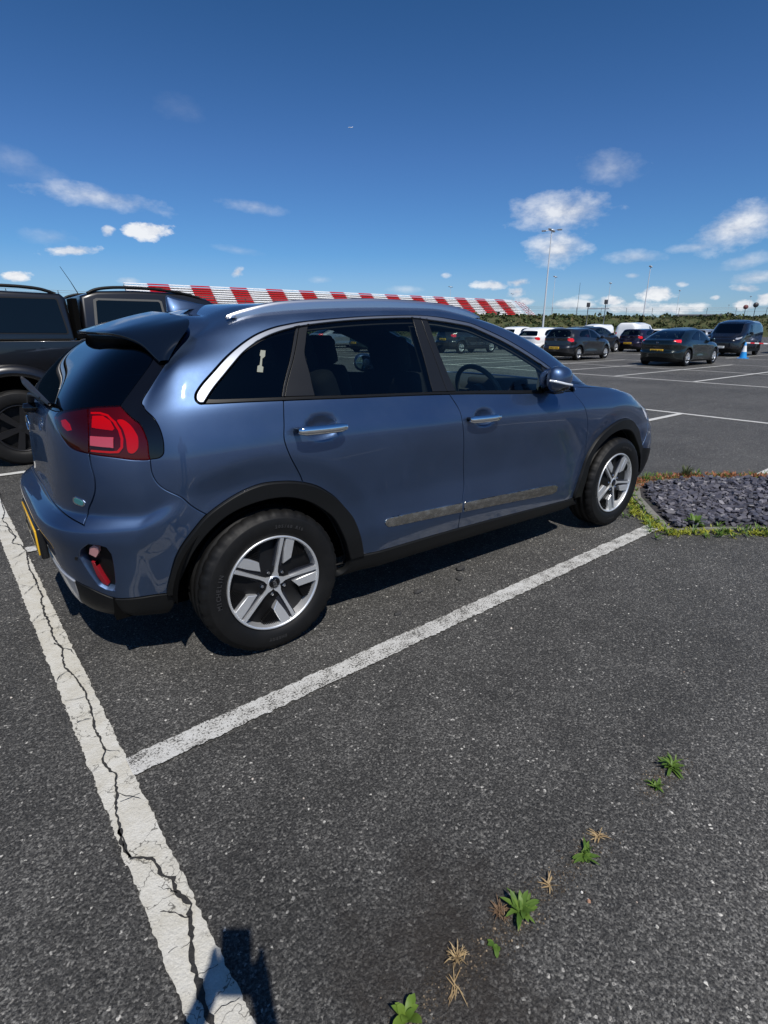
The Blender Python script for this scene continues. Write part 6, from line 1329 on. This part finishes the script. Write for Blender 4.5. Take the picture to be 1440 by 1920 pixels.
# ---------------------------------------------------------------- striped blast barrier
BW = simple('barrier_white', (.86, .86, .86), .5, var=.04); BR = simple('barrier_red', (.62, .012, .022), .45, var=.12); BK = simple('barrier_gap_steel', (.10, .10, .10), .6)
BA = Vector((28.86, 117.5, 9.6)); BB = Vector((140.4, 110.7, 9.6)); bd_ = (BB-BA); BL = bd_.length; bd_.normalize(); LEAN = Vector((-1., -13., -9.6))
CUTS = [-1.09, 3.22, 7.27, 11.55, 15.5, 19.8, 23.54, 27.96, 31.88, 36.0, 39.68, 44.01, 47.82, 51.92, 55.65, 59.72, 63.59, 67.67, 71.37, 75.38, 78.91, 82.92, 86.73, 90.44, 94.35, 98.24, 101.88, 105.52]
bar = empty('striped_barrier', (BA.x, BA.y, 0), 0, 'long red and white striped blast barrier sloping along the skyline behind the cars', 'barrier')
def bar_panel(a, b_, red, A0=BA, D=bd_, L_=LEAN, base=bar):
    """a run of horizontal boards, each tilted a little so that it throws a line of shade on the next"""
    nb_ = 21; V = []; F = []; nrm = D.cross(L_).normalized()
    if nrm.y > 0: nrm = -nrm
    for i in range(nb_):
        t0 = (i+.02)/nb_; t1 = (i+.90)/nb_; k = len(V)
        for t, o_ in ((t0, .05), (t1, .38), (t1, .20), (t0, -.10)):
            for s_ in (a, b_): V.append(tuple(A0 + D*s_ + L_*t + nrm*o_ - Vector((BA.x, BA.y, 0))))
        for j in range(4): q = (j+1) % 4; F.append((k+2*j, k+2*j+1, k+2*q+1, k+2*q))
        F.append((k, k+2, k+4, k+6)); F.append((k+1, k+7, k+5, k+3))
    o = mesh_obj('red_panel' if red else 'white_panel', V, F, BR if red else BW, base, smooth=False); return fix_normals(o)
for i in range(len(CUTS)-1): bar_panel(CUTS[i], CUTS[i+1]-.02, i % 2 == 1)
e0 = BA + bd_*CUTS[-1]; D2 = Vector((.87, .49, 0)).normalized()
for i in range(7): bar_panel(i*3.2, i*3.2+3.15, i % 2 == 1, e0, D2, Vector((2.5, -11.5, -9.6)))
V = []; nn = Vector((0, .45, -.3))
for s_ in (CUTS[0], CUTS[-1]):
    for t in (0.01, 1): V.append(tuple(BA + bd_*s_ + LEAN*t + Vector((0, .30, -.25)) - Vector((BA.x, BA.y, 0))))
mesh_obj('backing_sheet', V, [(0, 1, 3, 2)], BK, bar, smooth=False)
# ---------------------------------------------------------------- grassy bank with scrub
rnd = random.Random(4); path = crom([(-220, 40), (-120, 88), (0, 90), (60, 90), (105, 84), (140, 62), (158, 25), (165, -30), (165, -90)], 3.0)
b = NB('bank_grass'); p = b.pos(); n1 = b.noise(p, .35, 6, .7); n2 = b.noise(p, 2.2, 5, .7)
b.bsdf(Base_Color=b.mix(b.ramp(n1, [(.35, 0.), (.65, 1.)]), b.mix(n2, (.025, .045, .012), (.055, .072, .020)), b.mix(n2, (.070, .070, .028), (.11, .095, .040))), Roughness=.95, Normal=b.bump(n2, 1., .4)); M_BANK = b.m
V = []; F = []; m = 9; n = len(path)
for i in range(n):
    t = path[min(i+1, n-1)] - path[max(i-1, 0)]; t /= np.linalg.norm(t); s = np.array([-t[1], t[0]])
    for j in range(m):
        q = j/(m-1); z = 4.3*min(1, q/.42)**1.3 + rnd.uniform(-.25, .25)*(q > .1) - .15; c = path[i] + s*(-9 + 24*q); V.append((c[0], c[1], z))
for i in range(n-1):
    for j in range(m-1): F.append((i*m+j, i*m+j+1, (i+1)*m+j+1, (i+1)*m+j))
tag(mesh_obj('embankment', V, F, M_BANK), kind='structure')
b = NB('scrub_foliage'); g = b.n('ShaderNodeNewGeometry'); n3 = b.noise(b.pos(), 3.0, 4, .7)
c = b.mix(n3, b.ramp(g.outputs['Random Per Island'], [(0., (.030, .055, .014)), (.4, (.055, .085, .022)), (.7, (.095, .120, .032)), (.9, (.16, .145, .048)), (1., (.21, .16, .065))]), (.02, .03, .01))
b.bsdf(Base_Color=c, Roughness=.9); M_SCRUB = b.m; V = []; F = []
def clump(x, y, z, r, k):
    for _ in range(k):
        th = rnd.uniform(0, 6.283); u_ = rnd.uniform(-.3, 1); q = math.sqrt(max(0, 1-u_*u_)); rr = r*rnd.uniform(.55, 1.05); c = Vector((x + rr*q*math.cos(th), y + rr*q*math.sin(th), z + rr*u_*.75)); s = r*rnd.uniform(.16, .34); b0 = len(V)
        n_ = Vector((rnd.gauss(0, 1), rnd.gauss(0, 1), rnd.gauss(0, 1))).normalized(); a = n_.orthogonal().normalized(); b_ = n_.cross(a)
        for i in range(5): V.append(tuple(c + a*math.cos(1.257*i)*s*rnd.uniform(.6, 1.2) + b_*math.sin(1.257*i)*s*rnd.uniform(.6, 1.2)))
        F.append(tuple(range(b0, b0+5)))
for i in range(3600):
    k = rnd.randrange(n//3, int(n*.86)); t = path[k+1 if k+1 < n else k] - path[k]; t /= (np.linalg.norm(t)+1e-9); s = np.array([-t[1], t[0]]); q = rnd.random()**.8
    c = path[k] + t*rnd.uniform(0, 3) + s*(-9 + 24*(q*.75)); z = 4.1*min(1, (q*.75)/.42)**1.3; r = rnd.uniform(.35, 1.0) + (rnd.random() > .93)*rnd.uniform(.3, .9); clump(c[0], c[1], z, r, 20)
tag(mesh_obj('scrub', V, F, M_SCRUB, smooth=False), 'olive green and brown scrub covering the low bank behind the car park', 'scrub', kind='stuff')
# fence along the top of the bank
M_STEEL = simple('galvanised_steel', (.34, .35, .36), .45, .7); M_DKST = simple('dark_steel', (.05, .05, .055), .5, .4)
fn = empty('security_fence', (path[n//2][0], path[n//2][1], 0), 0, 'thin wire security fence with posts along the top of the scrubby bank', 'fence'); off = Vector((path[n//2][0], path[n//2][1], 0)); prev = None; ms = []
pp_ = [path[k] + np.array([-(path[min(k+1, n-1)]-path[k-1])[1], (path[min(k+1, n-1)]-path[k-1])[0]])/np.linalg.norm(path[min(k+1, n-1)]-path[k-1])*6 for k in range(n//3, n-1, 2)]
m = MB()
for h in (6.3, 6.6, 5.7): m.tube([Vector((c[0], c[1], h)) - off for c in pp_], .022, 4)
ms.append(m.build('fence_wire', M_STEEL, fn)); first = None
for c in pp_[:60]:
    m = MB()
    if first is None: m.tube([(0, 0, 3.8), (0, 0, 6.6)], .05, 5); first = m.build('fence_post', M_STEEL, fn); o = first
    else: o = first.copy(); COL.objects.link(o)
    o.location = Vector((c[0], c[1], 0)) - off
# ---------------------------------------------------------------- tall lamp masts
def mast(px_, x, y, h, heads, label, r=.14, white=True):
    t = empty('lamp_mast', (x, y, 0), 0, label, 'lamp post', 'tall lamp masts beyond the car park'); mt = simple('white_mast_steel', (.62, .64, .66), .4, .2) if white else M_DKST
    m = MB(); m.lathe([(r*1.25, 0), (r*1.0, h*.3), (r*.55, h)], 12); m.build('mast', mt, t)
    m = MB(); m.lathe([(.2, h-.1), (.45, h-.05), (.45, h+.12), (.2, h+.2)], 12)
    for k in range(heads): a = 6.283*k/heads + .4; m.tube([(0, 0, h+.02), (1.2*math.cos(a), 1.2*math.sin(a), h+.05)], .05, 5)
    if heads: m.build('lamp_bracket', mt, t)
    for k in range(heads):
        a = 6.283*k/heads + .4; q = MB(); q.box((1.55*math.cos(a), 1.55*math.sin(a), h+.02), (.85, .50, .22), Matrix.Rotation(a, 3, 'Z'), bevel=.05); q.build('lamp_head', simple('lamp_head_grey', (.30, .31, .32), .4, .4), t)
    return t
MASTS = [(98.1, 71.6, 20, 4, 0.17, True, 'tallest white lamp mast at centre right with a ring of lamps on top'), (163.2, 117.4, 18, 2, 0.1, True, 'slim lamp mast just right of the tallest one'), (167.3, 110.4, 16, 0, 0.07, False, 'bare thin dark pole between two lamp masts'), (201.0, 120.0, 18, 2, 0.12, True, 'lamp mast with a small crossbar, right of the bare pole'), (157.3, 81.9, 18, 2, 0.15, True, 'second tallest lamp mast, well right of the centre'), (261.5, 122.6, 18, 2, 0.11, True, 'short distant lamp mast right of the second tallest mast'), (381.9, 148.9, 16, 2, 0.09, True, 'tiny lamp mast on the skyline near the right edge'), (169.2, 173.3, 18, 2, 0.1, True, 'small lamp mast rising behind the striped barrier'), (224.8, 186.8, 18, 2, 0.1, True, 'faint lamp mast behind the right end of the striped barrier'), (313.0, 112.5, 17, 2, 0.08, True, 'thin lamp mast farthest right on the skyline')]
for i, (x, y, h, hd, r_, wh, lb) in enumerate(MASTS): mast(i, x, y, h, hd, lb, r_, wh)
# ---------------------------------------------------------------- small things on the skyline
gx, gy = hray(1115, 92); gan = empty('signal_gantry', (gx, gy, 0), R(-50), 'low signal gantry with two small dark boards above the scrub', 'gantry')
for sx, h in ((-1.3, 4.9), (1.15, 5.3)):
    m = MB(); m.tube([(sx, 0, 0), (sx, 0, h-.2)], .06, 6); m.build('gantry_post', M_STEEL, gan); m = MB(); m.box((sx, 0, h), (.50, .1, .62), bevel=.03); m.build('signal_board', M_DKST, gan)
m = MB(); m.box((.2, 0, 4.35), (3.0, .12, .14)); m.build('gantry_beam', M_STEEL, gan)
for pxx, dd, h, lb in ((1408, 120, 5.6, 'dark round sign on a thin pole on the skyline above the black van'), (1390, 130, 5.6, 'small dull red sign on a pole left of the round skyline sign')):
    x, y = hray(pxx, dd); t = empty('road_sign', (x, y, 0), R(-60), lb, 'sign'); m = MB(); m.tube([(0, 0, 0), (0, 0, h)], .05, 6); m.build('sign_pole', M_DKST, t)
    m = MB(); m.lathe([(.001, -.04), (.42, -.04), (.42, .04), (.001, .04)], 20, 'Y', (0, 0, h)); m.build('sign_face', M_DKST if dd == 120 else simple('dull_red_sign', (.14, .04, .04), .6), t)
x, y = hray(1314, 190); t = empty('flat_roofed_building', (x, y, 0), R(-58), 'low grey flat roofed building on the skyline above the scrub', 'building')
m = MB(); m.box((0, 0, 2.7), (13.5, 9, 5.4)); m.build('wall', simple('grey_cladding', (.12, .13, .13), .6, var=.2), t); m = MB(); m.box((0, 0, 5.5), (14.1, 9.6, .28)); m.build('roof', simple('roof_edge', (.20, .21, .22), .5), t)
for k in range(5): m = MB(); m.box((-5.2+2.6*k, -4.53, 3.9), (1.5, .06, .9)); m.build('window', M_BLACK, t)
# cone and tape
t = empty('traffic_cone', (31.2, 8.75, 0), 0, 'blue and white traffic cone in front of the black panel van', 'cone')
BL_ = simple('cone_blue', (.02, .26, .62), .4); m = MB(); m.box((0, 0, .03), (.52, .52, .06), bevel=.015); m.build('base', BL_, t)
m = MB(); m.lathe([(.21, .06), (.145, .42)], 24); m.build('lower_band', BL_, t); m = MB(); m.lathe([(.145, .42), (.075, .80)], 24); m.build('upper_band', simple('cone_white', (.75, .76, .76), .45), t); m = MB(); m.lathe([(.075, .80), (.04, 1.0), (.001, 1.0)], 24); m.build('tip', BL_, t)
t2 = empty('traffic_cone', (36.5, 4.6, 0), 0, 'blue and white traffic cone holding the far end of the barrier tape', 'cone')
t.scale = t2.scale = (.8, .8, .8)
for c in t.children: q = c.copy(); COL.objects.link(q); q.parent = t2
V = []; F = []; a = Vector((31.2, 8.75, .78)); b_ = Vector((36.5, 4.6, .78)); n_ = 60; mi = []
for i in range(n_+1):
    q = i/n_; c = a.lerp(b_, q) + Vector((0, 0, -.07*4*q*(1-q))); V += [tuple(c + Vector((0, 0, .028))), tuple(c - Vector((0, 0, .028)))]
for i in range(n_): F.append((2*i, 2*i+1, 2*i+3, 2*i+2)); mi.append((i//2) % 2)
tag(mesh_obj('barrier_tape', V, F, simple('tape_white', (.75, .74, .74), .5), mats=[simple('tape_red', (.6, .02, .03), .5)], mi=mi, smooth=False), 'red and white tape stretched from the cone past the black van', 'tape')
# airliner high overhead
d = (cf_ + cr_*((657-720)/CF) + cu_*((960-239)/CF)).normalized(); P0 = Vector(CP) + d*5200
pl_ = empty('airliner', P0, R(-35), 'tiny white airliner high in the blue sky', 'aeroplane'); MWH = simple('airliner_white', (.8, .82, .85), .4)
m = MB(); m.lathe([(.1, -19), (1.6, -15), (2., -6), (2., 10), (1.2, 17), (.2, 20)], 12, 'X'); m.build('fuselage', MWH, pl_)
for sd in (1, -1): m = MB(); m.prism([(4, 0), (-1, sd*2), (-7, sd*17), (-9, sd*17), (-4, 0)], -.4, .1, 'Z'); m.build('wing', MWH, pl_); m = MB(); m.prism([(15, 0), (18, sd*6.5), (20, sd*6.5), (19, 0)], .8, 1.1, 'Z'); m.build('tailplane', MWH, pl_)
m = MB(); m.prism([(14, 1), (18.5, 7), (20.5, 7), (19, 1)], -.2, .2, 'Y'); m.build('tail_fin', MWH, pl_)
# loose chips of asphalt beside the car
rnd = random.Random(9)
for i, (x, y, s, lb) in enumerate(((1.26, -.77, .028, 'dark loose stone farthest along beside the sill shadow'), (1.16, -.86, .02, 'dark loose stone in the middle of the three by the sill shadow'), (.86, -.84, .022, 'dark loose stone nearest the rear wheel beside the sill shadow'), (.62, -.96, .018, 'smallest dark loose stone just ahead of the rear tyre'))):
    bm = bmesh.new(); bmesh.ops.create_icosphere(bm, subdivisions=2, radius=s)
    for v in bm.verts: v.co = Vector((v.co.x*1.3, v.co.y*.9, v.co.z*.55))*rnd.uniform(.8, 1.15)
    me = bpy.data.meshes.new('loose_stone'); bm.to_mesh(me); bm.free(); me.materials.append(simple('dark_stone', (.035, .034, .033), .85)); o = bpy.data.objects.new('loose_stone', me); COL.objects.link(o); o.location = (x, y, s*.45); tag(o, lb, 'stone')
# ---------------------------------------------------------------- the far rows
def far(src, frm, col, label, pxx, dd, h=2): x, y = hray(pxx, dd); return cp(src, frm, col, label, x, y, h)
far(suv, suvm, WHITEP, 'white estate car leftmost in the far row, just right of the windscreen pillar', 958, 41)
far(golf, golfm, ('pale_blue_paint', (.10, .34, .52), .3, .3), 'pale blue car roof showing above the white small car', 985, 44)
far(golf, golfm, BLACKP, 'black hatchback roof between the pale blue roof and the silver one', 1009, 42)
far(suv, suvm, SILV, 'silver estate roof just left of the white roof behind the dark grey hatchback', 1031, 52)
far(golf, golfm, WHITEP, 'white hatchback roof directly behind the dark grey hatchback', 1055, 36)
far(suv, suvm, GREY, 'grey estate roof standing above the windows of the dark grey hatchback', 1092, 37)
V1 = cp(van, vanm, WHITEP, 'white minibus highest on the bank side, left of the white panel van', *hray(1130, 66), 176)
V2_ = cp(van, vanm, WHITEP, 'white panel van between the navy estate and the dark green liftback', *hray(1182, 50), 8)
far(golf, golfm, BLUEP, 'blue car roof just right of the white panel van', 1211, 60)
far(golf, golfm, WHITEP, 'white hatchback roof rising behind the dark green liftback on its left', 1232, 42)
far(suv, suvm, GREY, 'dark grey estate roof directly behind the dark green liftback', 1272, 46)
far(golf, golfm, SILV, 'silver hatchback roof between the dark green liftback and the black van', 1314, 52)
cp(suv, suvm, ('slate_blue_paint', (.05, .07, .12), .5, .3), 'slate blue estate at the right edge beside the black panel van', 43.5, 10.0, 184)
cp(golf, golfm, ('dark_teal_paint', (.01, .03, .035), .4, .3), 'dark hatchback seen through the rear door window of the blue car', 19.2, 25.4, 2)
cp(suv, suvm, BLACKP, 'black estate seen through the front door window behind the headrest', 22.9, 21.6, 2)
cp(golf, golfm, WHITEP, 'white car facing this way seen through the front door window above the steering wheel', 36.5, 30.6, 205)
cp(lag, lagm, SILV, 'silver saloon seen dimly through the rear door window beyond the dark hatchback', 21, 33, 2)
cp(golf, golfm, REDP, 'dark red hatchback parked beyond the silver saloon, mostly hidden by the blue car', 20, 41, 2)
# ---------------------------------------------------------------- the photographer (only the shadow falls in the picture)
PX, PY = CP[0] - cf_.x*.62, CP[1] - cf_.y*.62; fw = Vector((cf_.x, cf_.y, 0)).normalized(); rt_ = Vector((fw.y, -fw.x, 0)); O_ = Vector((PX, PY, 0))
def q_(f, r_, z): return O_ + fw*f + rt_*r_ + Vector((0, 0, z))
ph = Vector(CP) - cf_*.022
VV = [q_(0, 0, .98)]; RR = [.15]; EE = []
def node(p, r_, par): VV.append(p); RR.append(r_); EE.append((par, len(VV)-1)); return len(VV)-1
a = node(q_(-.01, 0, 1.18), .145, 0); ch = node(q_(-.02, 0, 1.40), .165, a); nk = node(q_(.0, 0, 1.53), .06, ch); hd = node(q_(.03, 0, 1.62), .085, nk); node(q_(.04, 0, 1.72), .088, hd)
for s in (-1, 1):
    h = node(q_(0, s*.10, .92), .10, 0); k = node(q_(.01, s*.11, .50), .065, h); an = node(q_(-.01, s*.12, .09), .045, k); node(q_(.17, s*.14, .035), .035, an)
    sh = node(q_(-.01, s*.19, 1.42), .062, ch); el = node(q_(.14, s*.24, 1.17), .045, sh); hp = ph - fw*.02 + rt_*(s*.045) + Vector((0, 0, -.075)); wr = node(hp - fw*.06 + rt_*(s*.03) + Vector((0, 0, -.05)), .026, el); pa = node(hp, .022, wr)
    for i_, (dz, ln) in enumerate(((.030, .045), (.010, .050), (-.010, .048), (-.028, .040))):
        f1 = node(hp + rt_*(s*.012) + Vector((0, 0, dz)) + fw*.018, .0085, pa); f2 = node(hp + rt_*(s*.006) + Vector((0, 0, dz+.004)) + fw*.034*1.0, .0078, f1)
    t1 = node(hp - rt_*(s*.018) - fw*.012 + Vector((0, 0, .028)), .0095, pa); node(hp - rt_*(s*.026) - fw*.008 + Vector((0, 0, .052)), .008, t1)
me = bpy.data.meshes.new('person'); me.from_pydata(VV, EE, []); po = bpy.data.objects.new('person', me); COL.objects.link(po)
md = po.modifiers.new('skin', 'SKIN'); sb = po.modifiers.new('sub', 'SUBSURF'); sb.levels = sb.render_levels = 1
for i, r_ in enumerate(RR): me.skin_vertices[0].data[i].radius = (r_, r_)
me.skin_vertices[0].data[0].use_root = True
dg = bpy.context.evaluated_depsgraph_get(); m2 = bpy.data.meshes.new_from_object(po.evaluated_get(dg)); po.modifiers.clear(); po.data = m2; m2.materials.clear(); m2.materials.append(simple('dark_clothing', (.03, .03, .04), .9))
tag(po, 'person behind the camera in dark clothes holding a phone up with both hands', 'person')
m = MB(); mm = Matrix((cr_, cu_, -cf_)).transposed(); m.box(tuple(ph + cu_*-.045), (.074, .150, .008), mm, bevel=.003); o = m.build('phone', M_BLACK); tag(o, 'black phone held upright by the person taking the picture', 'phone')
